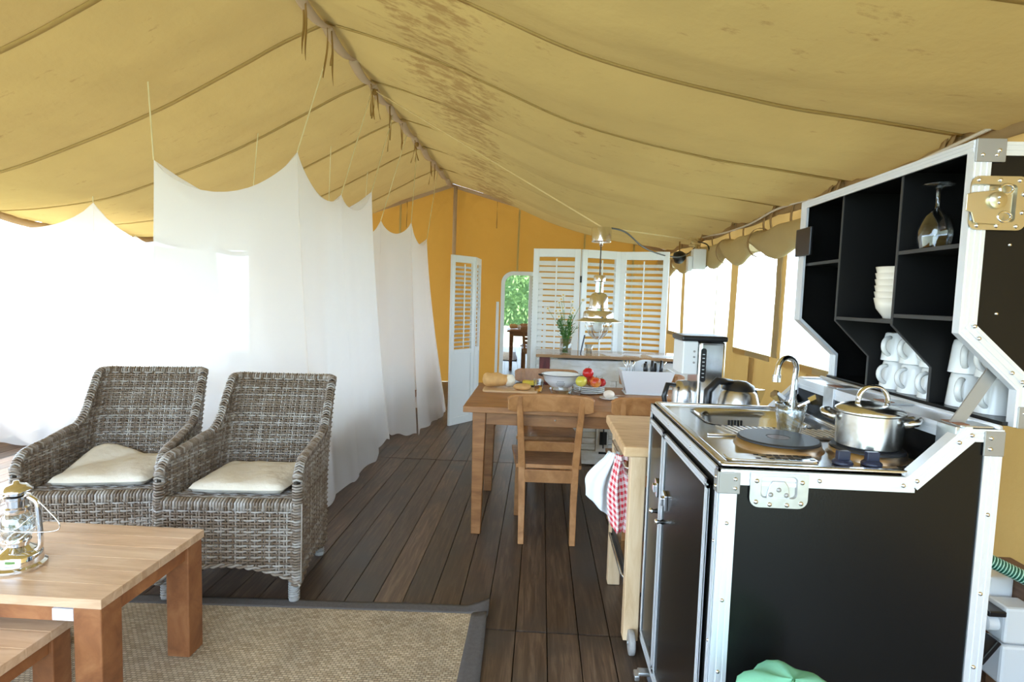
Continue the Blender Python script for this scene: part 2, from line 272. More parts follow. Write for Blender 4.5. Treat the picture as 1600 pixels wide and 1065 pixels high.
# ------------------------------------------------------------ geometry helpers
class G:
    def __init__(s): s.v = []; s.f = []; s.uv = None
    def add(s, vs, fs):
        o = len(s.v); s.v += [tuple(v) for v in vs]; s.f += [tuple(i+o for i in f) for f in fs]; return s
    def box(s, x0, x1, y0, y1, z0, z1):
        return s.add([(x0, y0, z0), (x1, y0, z0), (x1, y1, z0), (x0, y1, z0), (x0, y0, z1), (x1, y0, z1), (x1, y1, z1), (x0, y1, z1)],
                     [(0, 3, 2, 1), (4, 5, 6, 7), (0, 1, 5, 4), (1, 2, 6, 5), (2, 3, 7, 6), (3, 0, 4, 7)])
    def obox(s, c, size, R):
        h = [a/2 for a in size]; c = Vector(c)
        vs = [c + R @ Vector((sx*h[0], sy*h[1], sz*h[2])) for sz in (-1, 1) for sx, sy in ((-1, -1), (1, -1), (1, 1), (-1, 1))]
        return s.add(vs, [(0, 3, 2, 1), (4, 5, 6, 7), (0, 1, 5, 4), (1, 2, 6, 5), (2, 3, 7, 6), (3, 0, 4, 7)])
    def bar(s, p, q, w, h, up=(0, 0, 1), w2=None, h2=None):
        p = Vector(p); q = Vector(q); d = (q-p).normalized(); u = Vector(up); a = d.cross(u).normalized(); b = a.cross(d)
        w2 = w2 or w; h2 = h2 or h
        vs = [p+a*sx*w/2+b*sy*h/2 for sx, sy in ((-1, -1), (1, -1), (1, 1), (-1, 1))] + [q+a*sx*w2/2+b*sy*h2/2 for sx, sy in ((-1, -1), (1, -1), (1, 1), (-1, 1))]
        return s.add(vs, [(0, 3, 2, 1), (4, 5, 6, 7), (0, 1, 5, 4), (1, 2, 6, 5), (2, 3, 7, 6), (3, 0, 4, 7)])
    def tube(s, pts, r, n=8, closed=False, flat=None):
        pts = [Vector(p) for p in pts]; m = len(pts); o = len(s.v)
        rs = r if isinstance(r, (list, tuple)) else [r]*m
        ref = None
        for i, p in enumerate(pts):
            t = (pts[(i+1) % m]-pts[i-1]) if closed else (pts[min(i+1, m-1)]-pts[max(i-1, 0)])
            t.normalize()
            if ref is None:
                ref = Vector((0, 0, 1)) if abs(t.z) < 0.9 else Vector((1, 0, 0))
            a = t.cross(ref)
            if a.length < 1e-6: a = t.orthogonal()
            a.normalize(); b = a.cross(t).normalized(); ref = b
            for k in range(n):
                an = 2*PI*k/n
                s.v.append(tuple(p+a*cos(an)*rs[i]*(flat or 1)+b*sin(an)*rs[i]))
        seg = m if closed else m-1
        for i in range(seg):
            j = (i+1) % m
            for k in range(n):
                k2 = (k+1) % n
                s.f.append((o+i*n+k, o+i*n+k2, o+j*n+k2, o+j*n+k))
        if not closed:
            s.f.append(tuple(o+k for k in reversed(range(n)))); s.f.append(tuple(o+(m-1)*n+k for k in range(n)))
        return s
    def lathe(s, prof, c=(0, 0, 0), n=24, R=None, sx=1.0, sy=1.0):
        o = len(s.v); c = Vector(c); rings = []
        for r, z in prof:
            if r < 1e-5:
                p = Vector((0, 0, z)); p = R @ p if R else p; s.v.append(tuple(c+p)); rings.append([len(s.v)-1])
            else:
                idx = []
                for k in range(n):
                    a = 2*PI*k/n; p = Vector((r*cos(a)*sx, r*sin(a)*sy, z)); p = R @ p if R else p
                    s.v.append(tuple(c+p)); idx.append(len(s.v)-1)
                rings.append(idx)
        for A, B in zip(rings, rings[1:]):
            for k in range(n):
                k2 = (k+1) % n
                if len(A) == 1 and len(B) == 1: continue
                if len(A) == 1: s.f.append((A[0], B[k2], B[k]))
                elif len(B) == 1: s.f.append((A[k], A[k2], B[0]))
                else: s.f.append((A[k], A[k2], B[k2], B[k]))
        return s
    def prism(s, poly, axis, a, b):
        def P(u, v, t): return {'x': (t, u, v), 'y': (u, t, v), 'z': (u, v, t)}[axis]
        n = len(poly); vs = [P(u, v, a) for u, v in poly]+[P(u, v, b) for u, v in poly]
        fs = [tuple(range(n)), tuple(reversed(range(n, 2*n)))]+[(i, i+n, (i+1) % n+n, (i+1) % n) for i in range(n)]
        return s.add(vs, fs)
    def grid(s, fn, nu, nv, uv=False):
        o = len(s.v); vs = [fn(i/nu, j/nv) for j in range(nv+1) for i in range(nu+1)]
        fs = [(j*(nu+1)+i, j*(nu+1)+i+1, (j+1)*(nu+1)+i+1, (j+1)*(nu+1)+i) for j in range(nv) for i in range(nu)]
        if uv: s.uv = [(i/nu, j/nv) for j in range(nv+1) for i in range(nu+1)]
        return s.add(vs, fs)
    def sheet(s, fn, nu, nv, th):
        """closed thin sheet: fn(u,v)->Vector; thickness along numeric normal"""
        P = [[Vector(fn(i/nu, j/nv)) for i in range(nu+1)] for j in range(nv+1)]
        top = []; bot = []
        for j in range(nv+1):
            for i in range(nu+1):
                du = P[j][min(i+1, nu)]-P[j][max(i-1, 0)]; dv = P[min(j+1, nv)][i]-P[max(j-1, 0)][i]
                nn = du.cross(dv)
                nn = nn.normalized() if nn.length > 1e-9 else Vector((0, 0, 1))
                top.append(P[j][i]+nn*th/2); bot.append(P[j][i]-nn*th/2)
        W = nu+1; K = len(top); fs = []
        for j in range(nv):
            for i in range(nu):
                a = j*W+i; fs.append((a, a+1, a+1+W, a+W)); fs.append((K+a, K+a+W, K+a+1+W, K+a+1))
        for i in range(nu):
            fs.append((i, i+K, i+1+K, i+1)); a = nv*W+i; fs.append((a, a+1, a+1+K, a+K))
        for j in range(nv):
            a = j*W; fs.append((a, a+W, a+W+K, a+K)); a = j*W+nu; fs.append((a, a+K, a+W+K, a+W))
        return s.add(top+bot, fs)
    def rev(s):
        s.f = [tuple(reversed(f)) for f in s.f]; return s
def mesh_of(g, name, mat, smooth=False):
    me = bpy.data.meshes.new(name); me.from_pydata(g.v, [], g.f); me.validate()
    if g.uv and len(g.uv) == len(g.v):
        ul = me.uv_layers.new(name='UVMap')
        for l in me.loops: ul.data[l.index].uv = g.uv[l.vertex_index]
    if smooth is True:
        me.polygons.foreach_set('use_smooth', [True]*len(me.polygons))
    me.materials.append(M[mat] if isinstance(mat, str) else mat); me.update()
    return me
def obj(name, g, mat, parent=None, smooth=False, bevel=0, seg=2, loc=None, rot=None, auto=False):
    me = g if isinstance(g, bpy.types.Mesh) else mesh_of(g, name, mat, smooth or auto)
    o = bpy.data.objects.new(name, me); COL.objects.link(o)
    if parent is not None: o.parent = parent
    if loc is not None: o.location = loc
    if rot is not None: o.rotation_euler = rot
    if auto:
        md = o.modifiers.new('edge', 'EDGE_SPLIT'); md.split_angle = math.radians(35)
    if bevel:
        b = o.modifiers.new('bevel', 'BEVEL'); b.width = bevel; b.segments = seg; b.limit_method = 'ANGLE'; b.angle_limit = math.radians(40)
    return o
def tag(o, label, cat, group=None):
    o['label'] = label; o['category'] = cat
    if group: o['group'] = group
    return o
def thing(name, label, cat, loc=(0, 0, 0), rz=0, group=None):
    o = bpy.data.objects.new(name, None); COL.objects.link(o); o.empty_display_size = 0.1
    o.location = loc; o.rotation_euler = (0, 0, rz)
    return tag(o, label, cat, group)
def struct(o): o['kind'] = 'structure'; return o
def dup(root, loc, rz=None, label=None, scale=None, rot=None):
    r = root.copy(); COL.objects.link(r); r.location = loc
    if rz is not None: r.rotation_euler = (0, 0, rz)
    if rot is not None: r.rotation_euler = rot
    if label: r['label'] = label
    if scale: r.scale = scale
    for ch in list(root.children):
        c = ch.copy(); COL.objects.link(c); c.parent = r
        for gch in list(ch.children):
            d = gch.copy(); COL.objects.link(d); d.parent = c
    return r
def Rz(a): return Matrix.Rotation(a, 3, 'Z')
def Rx(a): return Matrix.Rotation(a, 3, 'X')
def Ry(a): return Matrix.Rotation(a, 3, 'Y')
def lerp(a, b, t): return a+(b-a)*t
def sstep(a, b, x):
    t = max(0, min(1, (x-a)/(b-a))); return t*t*(3-2*t)
def interp(tab, x):
    if x <= tab[0][0]: return tab[0][1]
    for (a, p), (b, q) in zip(tab, tab[1:]):
        if x <= b:
            t = (x-a)/(b-a); return lerp(p, q, t)
    return tab[-1][1]
def smooth_interp(tab, x):
    # Catmull-Rom through table
    n = len(tab)
    if x <= tab[0][0]: return tab[0][1]
    if x >= tab[-1][0]: return tab[-1][1]
    for i in range(n-1):
        if x <= tab[i+1][0]:
            x0, y0 = tab[i]; x1, y1 = tab[i+1]; h = x1-x0; t = (x-x0)/h
            m0 = (tab[i+1][1]-tab[max(i-1, 0)][1])/(tab[i+1][0]-tab[max(i-1, 0)][0])
            m1 = (tab[min(i+2, n-1)][1]-tab[i][1])/(tab[min(i+2, n-1)][0]-tab[i][0])
            return (2*t**3-3*t*t+1)*y0+(t**3-2*t*t+t)*h*m0+(-2*t**3+3*t*t)*y1+(t**3-t*t)*h*m1

# ============================================================ SETTING
XL, XR, YF, YB = -4.85, 1.95, -1.25, 9.35
RX, RZ = -1.48, 3.2
# ground outside
g = G(); g.add([(-90, -90, -0.25), (90, -90, -0.25), (90, 90, -0.25), (-90, 90, -0.25)], [(0, 1, 2, 3)])
struct(obj('ground', g, 'grass'))
# hedge behind the camera (only met in the mirror)
g = G(); g.box(-9, 9, -19.5, -19.2, -0.25, 3.5)
for i in range(5200):
    p = Vector((random.uniform(-9, 9), -18.2+random.uniform(-0.7, 0.7), random.uniform(-0.2, 4.6)))
    p.z *= 0.85+0.15*sin(p.x*1.7)
    a = Vector((random.gauss(0, 1), random.gauss(0, 1), random.gauss(0, 1))).normalized()*random.uniform(0.10, 0.22); b = a.orthogonal().normalized()*0.07
    g.add([p-a, p+b, p+a, p-b], [(0, 1, 2, 3)])
tag(obj('hedge', g, 'hedge'), 'tall green hedge outside, seen in the arched mirror', 'hedge')

# floor: joists below, every board its own piece
g = G(); g.box(XL, XR, YF, YB, -0.2, -0.03)
floor = struct(obj('floor', g, 'subfloor'))
BW = 0.133
segs = [(YF, -0.13), (-0.13, 2.36), (2.36, 4.85), (4.85, 7.34), (7.34, YB)]
pm = {}
nb = int((XR-XL)/BW)+1
for k, (a, b) in enumerate(segs):
    L = round(b-a-0.012, 4)
    if L not in pm:
        q = G(); q.box(-BW/2+0.0022, BW/2-0.0022, 0, L, -0.03, 0.0); pm[L] = mesh_of(q, 'floor_plank', 'floor')
    for i in range(nb):
        x = XL+BW*(i+0.5)
        if x+BW/2 > XR+0.05: continue
        o = obj('floor_plank', pm[L], None, floor, loc=(x, a+0.006, random.uniform(-0.002, 0.0)), bevel=0)
# ------------------------------------------------------------ roof
PROF_R = [(0, 3.2), (0.3, 3.115), (0.65, 3.0), (1.08, 2.82), (1.68, 2.575), (2.53, 2.37), (3.0, 2.30), (3.43, 2.235)]
PROF_L = [(0, 3.2), (0.3, 3.07), (0.6, 2.91), (1.17, 2.62), (1.74, 2.385), (2.33, 2.18), (2.9, 2.08), (3.37, 2.04)]
SEAMY = [YF, -0.3, 0.75, 1.8, 2.85, 3.9, 4.93, 5.97, 7.04, 8.2, YB]
def roof_pt(side, t, y, bulge=True):
    w = 3.43 if side > 0 else 3.37
    s = t*w; tab = PROF_R if side > 0 else PROF_L
    z = smooth_interp(tab, s)
    ztent = lerp(3.2, tab[-1][1], t)
    k = sstep(YB, YB-0.8, y)
    z = lerp(ztent, z, k)
    if bulge:
        for a, b in zip(SEAMY, SEAMY[1:]):
            if a-1e-6 <= y <= b+1e-6:
                v = (y-a)/(b-a); c = (1-(2*v-1)**2)
                ed = sstep(0, 0.15, t)
                amp = 0.085 if side > 0 else 0.055
                z -= amp*c*ed*k*(0.5+0.5*sstep(1.0, 0.55, t)+0.3*t)
                # ridge itself sags a little between its ties
                z -= 0.03*c*(1-ed)
                z += 0.007*sin(v*17+t*5+a*3.1)*c*ed*k+0.004*sin(v*41-t*9+a)*c*ed*k
                # small pleats running off the eave ties on the right
                if side > 0:
                    d = min(v, 1-v)
                    z += 0.02*sin(d*46)*math.exp(-d*9)*sstep(0.45, 1.0, t)
                break
    return (RX+side*s, y, z)
roof = struct(obj('ceiling', G().grid(lambda u, v: (RX+(u-0.5)*0.05, lerp(YF, YB, v), RZ+0.012-abs(u-0.5)*0.02), 2, 10), 'tape'))
for side in (-1, 1):
    for a, b in zip(SEAMY, SEAMY[1:]):
        q = G().grid(lambda u, v: roof_pt(side, u, lerp(a, b, v)), 36, 16)
        obj('roof_panel', q if side < 0 else q.rev(), 'roof', roof, smooth=True)
    for y in SEAMY[1:-1]:
        pts = [Vector(roof_pt(side, t/40, y, False))+Vector((0, 0, -0.002)) for t in range(41)]
        obj('roof_seam', G().tube(pts, 0.0042, 6), 'seam', roof, smooth=True)
        q = G().sheet(lambda u, v: Vector(roof_pt(side, u, y, False))+Vector((0, (v-0.5)*0.035, -0.008)), 40, 1, 0.003)
        obj('seam_fold', q, 'roof', roof, smooth=True)
# ridge tape hanging in shallow arcs between the ties
for a, b in zip(SEAMY, SEAMY[1:]):
    mid = (a+b)/2
    for p, q_ in ((a, mid), (mid, b)):
        def fn(u, v, p=p, q_=q_):
            y = lerp(p, q_, u); s = 4*u*(1-u)
            return Vector((RX+(v-0.5)*0.075, y, RZ-0.035-0.045*s-0.01*(1-abs(2*v-1))))
        obj('ridge_tape', G().sheet(fn, 10, 4, 0.004), 'tape', roof, smooth=True)
# tie ribbons dangling from the ridge
def ribbon(p, L, tw, sway=0.0):
    P = Vector(p)
    def fn(u, v):
        a = tw+u*2.6; z = -L*u
        return P+Vector((cos(a)*(v-0.5)*0.013+sway*u*u, sin(a)*(v-0.5)*0.013+0.015*sin(u*5), z))
    return G().sheet(fn, 10, 1, 0.002)
for y, L, sw in [(2.72, 0.3, 0.02), (2.9, 0.26, -0.02), (3.50, 0.36, 0.01), (3.56, 0.30, 0.0), (3.86, 0.33, -0.02), (3.92, 0.36, 0.02), (4.0, 0.2, 0.0), (4.80, 0.29, 0.01), (4.92, 0.28, 0.03), (4.98, 0.26, 0.04), (5.03, 0.24, -0.02), (5.42, 0.42, -0.01), (5.60, 0.27, 0.0), (5.95, 0.27, 0.0), (6.0, 0.2, 0.03), (6.55, 0.24, 0.05), (6.62, 0.25, -0.04), (6.7, 0.22, 0.0), (7.5, 0.22, 0.02), (7.62, 0.3, -0.02), (7.7, 0.26, 0.0)]:
    obj('tie_ribbon', ribbon((RX+random.uniform(-0.03, 0.03), y, RZ-0.05), L, random.uniform(0, 3), sw), 'ribbon', roof, smooth=True)
for y in (4.95, 6.62):
    obj('ribbon_knot', G().lathe([(0, -0.03), (0.02, -0.02), (0.024, 0), (0.02, 0.02), (0, 0.03)], (RX+0.01, y, RZ-0.09), 8), 'ribbon', roof, smooth=True)
# right eave: fuzzy webbing in scallops, straps
for a, b in zip(SEAMY, SEAMY[1:]):
    def fn(u, v):
        y = lerp(a, b, u); s = 4*u*(1-u)
        return Vector((XR-0.02-0.03*s, y, 2.238-0.03*s-v*0.075))
    obj('eave_webbing', G().sheet(fn, 14, 2, 0.006), 'webbing', roof, smooth=True)
    def fn2(u, v):
        y = lerp(a, b, u); s = 4*u*(1-u)
        return Vector((XL+0.02, y, 2.045-0.05*s-v*0.07))
    obj('eave_webbing', G().sheet(fn2, 14, 2, 0.006), 'webbing', roof, smooth=True)
for y in (2.86, 2.92, 3.9, 4.0, 4.55, 4.95, 5.1, 5.6, 6.0, 6.6, 7.1):
    L = random.uniform(0.2, 0.32)
    obj('eave_strap', G().sheet(lambda u, v: Vector((XR-0.045-0.02*sin(u*3), y+(v-0.5)*0.035+0.02*sin(u*4), 2.24-u*L)), 8, 1, 0.004), 'webbing', roof, smooth=True)
# sagging flap corner under the left eave
obj('eave_flap', G().sheet(lambda u, v: Vector((XL+0.05+0.1*sin(PI*u), 6.0+u*0.5, 2.05-v*(0.1+0.16*(1-abs(2*u-1))))), 10, 5, 0.004), 'flap', roof, smooth=True)

# ------------------------------------------------------------ back gable wall
def gable_top(x):
    t = abs(x-RX)/(3.43 if x > RX else 3.37)
    return lerp(3.2, 2.235 if x > RX else 2.04, min(1, t))
def gab(u, v):
    x = lerp(XL, XR, u); zt = gable_top(x)
    d = math.hypot(x-RX, (v*zt-3.2))
    a = math.atan2(3.2-v*zt, x-RX)
    return (x, YB+0.02*sin(x*2.3+v*2)+0.03*sin(a*30)*math.exp(-d*1.6)+0.012*sin(x*11+v*5)*v*(1-v)*3, v*zt)
wb = struct(obj('wall_back', G().grid(gab, 120, 40), 'gable', smooth=True))
obj('gable_pole', G().tube([(RX+0.06, YB-0.09, 0), (RX+0.05, YB-0.09, 1.6), (RX+0.06, YB-0.09, 3.14)], 0.032, 10), 'tape', wb, smooth=True)
for x, z0 in ((-2.35, 0), (-0.43, 0), (0.62, 0), (-3.3, 0), (1.4, 0)):
    obj('wall_seam', G().bar((x, YB-0.045, z0), (x+0.04, YB-0.045, gable_top(x)-0.05), 0.03, 0.012, up=(0, 1, 0)), 'seam', wb)
for sd_ in (-1, 1):
    xe = XR if sd_ > 0 else XL
    obj('gable_tape', G().sheet(lambda u, v: Vector((lerp(RX, xe, u), YB-0.05-0.01*v, gable_top(lerp(RX, xe, u))-0.01-v*0.06)), 20, 1, 0.006), 'tape', wb)
for x, z in ((-0.75, 2.92), (-2.2, 2.9)):
    obj('tie_ribbon', ribbon((x, YB-0.08, z), 0.42, 1.0), 'ribbon', wb, smooth=True)

# ------------------------------------------------------------ right wall with windows
WIN = [(2.9, 4.78), (4.98, 5.90), (6.16, 7.95), (8.12, 8.95)]   # along y
WZ0, WZ1 = 0.98, 1.99
def wallx(y, z): return XR+0.018*sin(y*5+z*1.3)+0.010*sin(y*17+z*2)*(1-z/2.3)
ys = sorted(set([YF, 0.5, 2.0]+[c for ab in WIN for c in ab]+[YB]))
q = G()
def patch(y0, y1, z0, z1):
    n = max(2, int((y1-y0)/0.05)); m = max(2, int((z1-z0)/0.12))
    q.grid(lambda u, v: (wallx(lerp(y0, y1, u), lerp(z0, z1, v)), lerp(y0, y1, u), lerp(z0, z1, v)), n, m)
patch(YF, YB, 0, WZ0); patch(YF, YB, WZ1, 2.235)
cur = YF
for a, b in WIN: patch(cur, a, WZ0, WZ1); cur = b
patch(cur, YB, WZ0, WZ1)
wr = struct(obj('wall_right', q, 'wallcloth', smooth=True))
for i, (a, b) in enumerate(WIN):
    def fn(u, v, a=a, b=b):
        y = lerp(a-0.02, b+0.02, u); z = lerp(WZ0-0.02, WZ1+0.02, v)
        return Vector((XR+0.03+0.006*sin(y*23+z*9), y, z))
    wn = struct(obj('window_%d' % (i+1), G().sheet(fn, 24, 8, 0.002), 'pane', smooth=True))
    # hem round the opening
    h = G(); h.bar((XR-0.004, a, WZ0-0.02), (XR-0.004, b, WZ0-0.02), 0.05, 0.006, up=(1, 0, 0))
    obj('window_hem', h, 'flap', wn)
    strips = {0: [(3.8, 0.015)], 2: [(6.62, 0.012), (7.22, 0.01)], 1: [], 3: [(8.3, 0.01)]}[i]
    for y, hw in strips:
        obj('mesh_strip', G().sheet(lambda u, v: Vector((XR+0.015, y+(v-0.5)*2*hw+0.006*sin(u*9), lerp(WZ0, WZ1, u))), 12, 1, 0.003), 'flap', wn)
# twisted plastic strip beside the second window
obj('mesh_strip', G().sheet(lambda u, v: Vector((XR+0.0, 4.88+(v-0.5)*0.10+0.01*sin(u*20), lerp(WZ0, WZ1, u))), 20, 1, 0.004), 'flap', wr)
# rolled-up flaps above the windows
for a, b in ((2.3, 4.0), (4.0, 5.15), (5.15, 6.05), (6.05, 7.0), (7.0, 8.1), (8.1, 9.2)):
    ph = random.uniform(0, 6)
    def fn(u, v, a=a, b=b, ph=ph):
        y = lerp(a, b, u); an = v*2*PI
        dr = 0.035*sin(u*PI)+0.02*sin(u*9+ph)
        rx = 0.07+0.02*sin(u*7+ph); rz = 0.085+0.035*sin(u*PI)+0.015*sin(u*11+ph)
        zc = 1.965-dr
        cr = 0.012*sin(an*3+u*10+ph)
        return (XR-0.085+(rx+cr)*cos(an), y, zc+(rz+cr)*sin(an))
    obj('rolled_flap', G().grid(fn, 26, 18), 'flap', wr, smooth=True)
    obj('flap_strap', G().sheet(lambda u, v: Vector((XR-0.085+0.105*cos(u*2*PI), b-0.03+(v-0.5)*0.03, 1.95+0.125*sin(u*2*PI))), 18, 1, 0.004), 'webbing', wr, smooth=True)
# tan lower drape folds
for y0 in (5.35, 6.25, 4.2, 2.95, 7.4):
    obj('canvas_fold', G().sheet(lambda u, v: Vector((XR-0.012-0.022*sin(v*PI)*(0.4+0.6*u), y0+(v-0.5)*0.12+0.05*u, 0.93-u*0.92)), 10, 6, 0.003), 'wallcloth', wr, smooth=True)
# bottom timber
g = G(); g.box(XR-0.13, XR-0.03, YF, YB, 0.0, 0.27)
struct(obj('baseboard_right', g, 'beam', bevel=0.006))
# left side: knee-high canvas, open above; slim poles
g = G().grid(lambda u, v: (XL+0.02*sin(u*60), lerp(YF, YB, u), v*0.42), 160, 4)
struct(obj('wall_left', g, 'gable', smooth=True))

# ============================================================ FLIGHT-CASE KITCHEN
Y0, Y1 = 1.36, 2.21            # near / far ends
X0 = 0.437                     # front (doors)
ZC = 1.03
case = thing('flight_case_kitchen', 'black flight case kitchen with aluminium edges, hob, sink and raised lid', 'kitchen', (0.75, 1.785, 0.0))
CO = Vector((0.75, 1.785, 0.0))
def cobj(name, g, mat, parent=case, **k):
    if parent is case: g.v = [tuple(Vector(v)-CO) for v in g.v]
    return obj(name, g, mat, parent, **k)
side_poly = [(X0, 0.09), (1.07, 0.09), (1.07, 1.15), (0.985, 1.15), (0.868, ZC), (X0, ZC)]
for nm, ya, yb in (('side_panel', Y0, Y0+0.012), ('side_panel', Y1-0.012, Y1)):
    cobj(nm, G().prism(side_poly, 'y', ya, yb), 'black')
g = G(); g.box(1.055, 1.069, Y0, Y1, 0.09, 1.14); cobj('back_panel', g, 'black')
g = G(); g.box(X0, 1.06, Y0+0.012, Y1-0.012, 0.09, 0.11); cobj('bottom_panel', g, 'black')
g = G(); g.box(X0+0.004, X0+0.014, Y0+0.03, Y1-0.03, 0.11, ZC-0.03); cobj('front_panel', g, 'black')
g = G(); g.box(0.975, 0.99, Y0+0.012, Y1-0.012, 0.94, 1.142); cobj('upstand', g, 'black')
g = G(); g.box(0.975, 1.06, Y0, Y1, 1.142, 1.150); cobj('ledge', g, 'alu', bevel=0.002)
# ribbed aluminium profile along a path lying in a plane; n = outward normal of the face
def profile(p, q, w, n, t=0.004, inward=None, ribs=3):
    """strip from p to q with width w laid on the side 'inward', proud along n"""
    p = Vector(p); q = Vector(q); n = Vector(n); i = Vector(inward); g = G()
    def slab(a, b, h0, h1):
        vs = [p+i*a+n*h0, q+i*a+n*h0, q+i*b+n*h0, p+i*b+n*h0, p+i*a+n*h1, q+i*a+n*h1, q+i*b+n*h1, p+i*b+n*h1]
        g.add(vs, [(0, 1, 2, 3), (7, 6, 5, 4), (0, 4, 5, 1), (1, 5, 6, 2), (2, 6, 7, 3), (3, 7, 4, 0)])
    slab(0, w, -0.001, t*0.55)
    rw = w/(ribs*2-1)*1.2; gap = (w-ribs*rw)/(ribs-1)
    for k in range(ribs): slab(k*(rw+gap), k*(rw+gap)+rw, 0.001, t)
    return g
NY = (0, -1, 0)
def mitre(poly, w):
    """inner offset polyline helper not needed"""
# near side panel edging
EW = 0.040
cobj('aluminium_edge', profile((X0, Y0, 0.09), (X0, Y0, ZC), EW, NY, inward=(1, 0, 0)), 'alu')
cobj('aluminium_edge', profile((X0+EW, Y0, ZC), (0.882, Y0, ZC), 0.036, NY, inward=(0, 0, -1)), 'alu')
dd = Vector((0.985-0.868, 0, 1.15-ZC)).normalized(); dn = Vector((dd.z, 0, -dd.x))
cobj('aluminium_edge', profile((0.868-0.006, Y0-0.0006, ZC-0.004), (0.985, Y0-0.0006, 1.15), 0.036, NY, inward=dn), 'alu')
cobj('aluminium_edge', profile((0.982, Y0, 1.15), (1.07, Y0, 1.15), 0.030, NY, inward=(0, 0, -1)), 'alu')
cobj('aluminium_edge', profile((1.07, Y0, 0.09), (1.07, Y0, 1.12), EW, NY, inward=(-1, 0, 0)), 'alu')
cobj('aluminium_edge', profile((X0+EW, Y0, 0.09), (1.03, Y0, 0.09), EW, NY, inward=(0, 0, 1)), 'alu')
# the thickness of that edging seen on top of the diagonal
g = G(); g.prism([(0.862, ZC), (0.868, ZC+0.004), (0.985, 1.154), (1.0, 1.154), (1.0, 1.146), (0.988, 1.146), (0.872, ZC-0.004)], 'y', Y0-0.003, Y0+0.028); cobj('edge_return', g, 'alu')
g = G(); g.prism([(0.862, ZC), (0.868, ZC+0.004), (0.985, 1.154), (1.055, 1.154), (1.055, 1.146), (0.988, 1.146), (0.872, ZC-0.004)], 'y', Y1-0.028, Y1+0.003); cobj('edge_return', g, 'alu')
dnw = dn*0.03
cobj('aluminium_edge', profile((0.868, Y1-0.012, ZC), (0.985, Y1-0.012, 1.15), 0.034, NY, inward=dn), 'alu')
cobj('aluminium_edge', profile((0.985, Y1-0.012, 1.15), (1.05, Y1-0.012, 1.15), 0.034, NY, inward=(0, 0, -1)), 'alu')
# front face edging (doors side)
NX = (-1, 0, 0)
cobj('aluminium_edge', profile((X0, Y0, 0.09), (X0, Y0, ZC), 0.022, NX, inward=(0, 1, 0), ribs=2), 'alu')
cobj('aluminium_edge', profile((X0, Y1, 0.09), (X0, Y1, ZC), 0.022, NX, inward=(0, -1, 0), ribs=2), 'alu')
cobj('aluminium_edge', profile((X0, Y0, ZC), (X0, Y1, ZC), 0.030, NX, inward=(0, 0, -1), ribs=3), 'alu')
cobj('aluminium_edge', profile((X0, Y0, 0.09), (X0, Y1, 0.09), 0.022, NX, inward=(0, 0, 1), ribs=2), 'alu')
# doors
for k, (ya, yb) in enumerate(((1.425, 1.93), (1.945, 2.185))):
    g = G(); g.box(X0-0.006, X0+0.003, ya+0.012, yb-0.012, 0.145, 0.965)
    d = cobj('door', g, 'black')
    def dob(nm, g, mat, **k2):
        g.v = [tuple(Vector(v)-CO) for v in g.v]; return obj(nm, g, mat, d, **k2)
    for (p, q_, inw) in (((X0-0.004, ya, 0.13), (X0-0.004, ya, 0.98), (0, 1, 0)), ((X0-0.004, yb, 0.13), (X0-0.004, yb, 0.98), (0, -1, 0)),
                         ((X0-0.004, ya, 0.98), (X0-0.004, yb, 0.98), (0, 0, -1)), ((X0-0.004, ya, 0.13), (X0-0.004, yb, 0.13), (0, 0, 1))):
        dob('door_frame', profile(p, q_, 0.02, NX, t=0.006, inward=inw, ribs=2), 'alu')
    yh = ya+0.455 if k == 0 else yb-0.185
    yh = 1.868 if k == 0 else 2.0
    g = G(); g.prism([(yh-0.02, 0.74), (yh+0.014, 0.76), (yh+0.014, 0.80), (yh-0.02, 0.79)], 'x', X0-0.016, X0-0.006)
    g.prism([(yh-0.012, 0.755), (yh+0.004, 0.765), (yh+0.004, 0.785), (yh-0.012, 0.78)], 'x', X0-0.026, X0-0.014)
    dob('latch_handle', g, 'chrome', bevel=0.002)
    yk = yb-0.022 if k == 0 else ya+0.06
    dob('knob', G().lathe([(0, 0), (0.009, 0), (0.006, 0.012), (0.011, 0.02), (0.008, 0.027), (0, 0.028)], (X0-0.006, 1.90 if k == 0 else 2.0, 0.685), 12, R=Ry(-PI/2)), 'chrome', smooth=True)
# rivets
def rivet(p, n, r=0.0055):
    n = Vector(n); R = n.to_track_quat('Z', 'Y').to_matrix()
    return G().lathe([(r, 0), (r*0.8, r*0.45), (r*0.4, r*0.7), (0, r*0.75)], p, 8, R=R)
for z in (0.93, 0.74, 0.56, 0.38, 0.2): cobj('rivet', rivet((X0+0.02, Y0-0.004, z-0.03), NY), 'chrome', smooth=True)
for z in (0.93, 0.74, 0.56, 0.38, 0.2): cobj('rivet', rivet((1.05, Y0-0.004, z+0.02), NY), 'chrome', smooth=True)
for p in ((0.665, ZC-0.018), (0.855, ZC-0.02), (0.885, ZC-0.008), (0.972, 1.117), (0.998, 1.135)): cobj('rivet', rivet((p[0], Y0-0.005, p[1]), NY), 'chrome', smooth=True)
for y in (1.62, 1.9): cobj('rivet', rivet((X0-0.004, y, ZC-0.015), NX, 0.004), 'chrome', smooth=True)
for z in (0.85, 0.6, 0.4, 0.25): cobj('rivet', rivet((X0-0.004, Y0+0.011, z), NX, 0.004), 'chrome', smooth=True); cobj('rivet', rivet((X0-0.004, Y1-0.011, z), NX, 0.004), 'chrome', smooth=True)
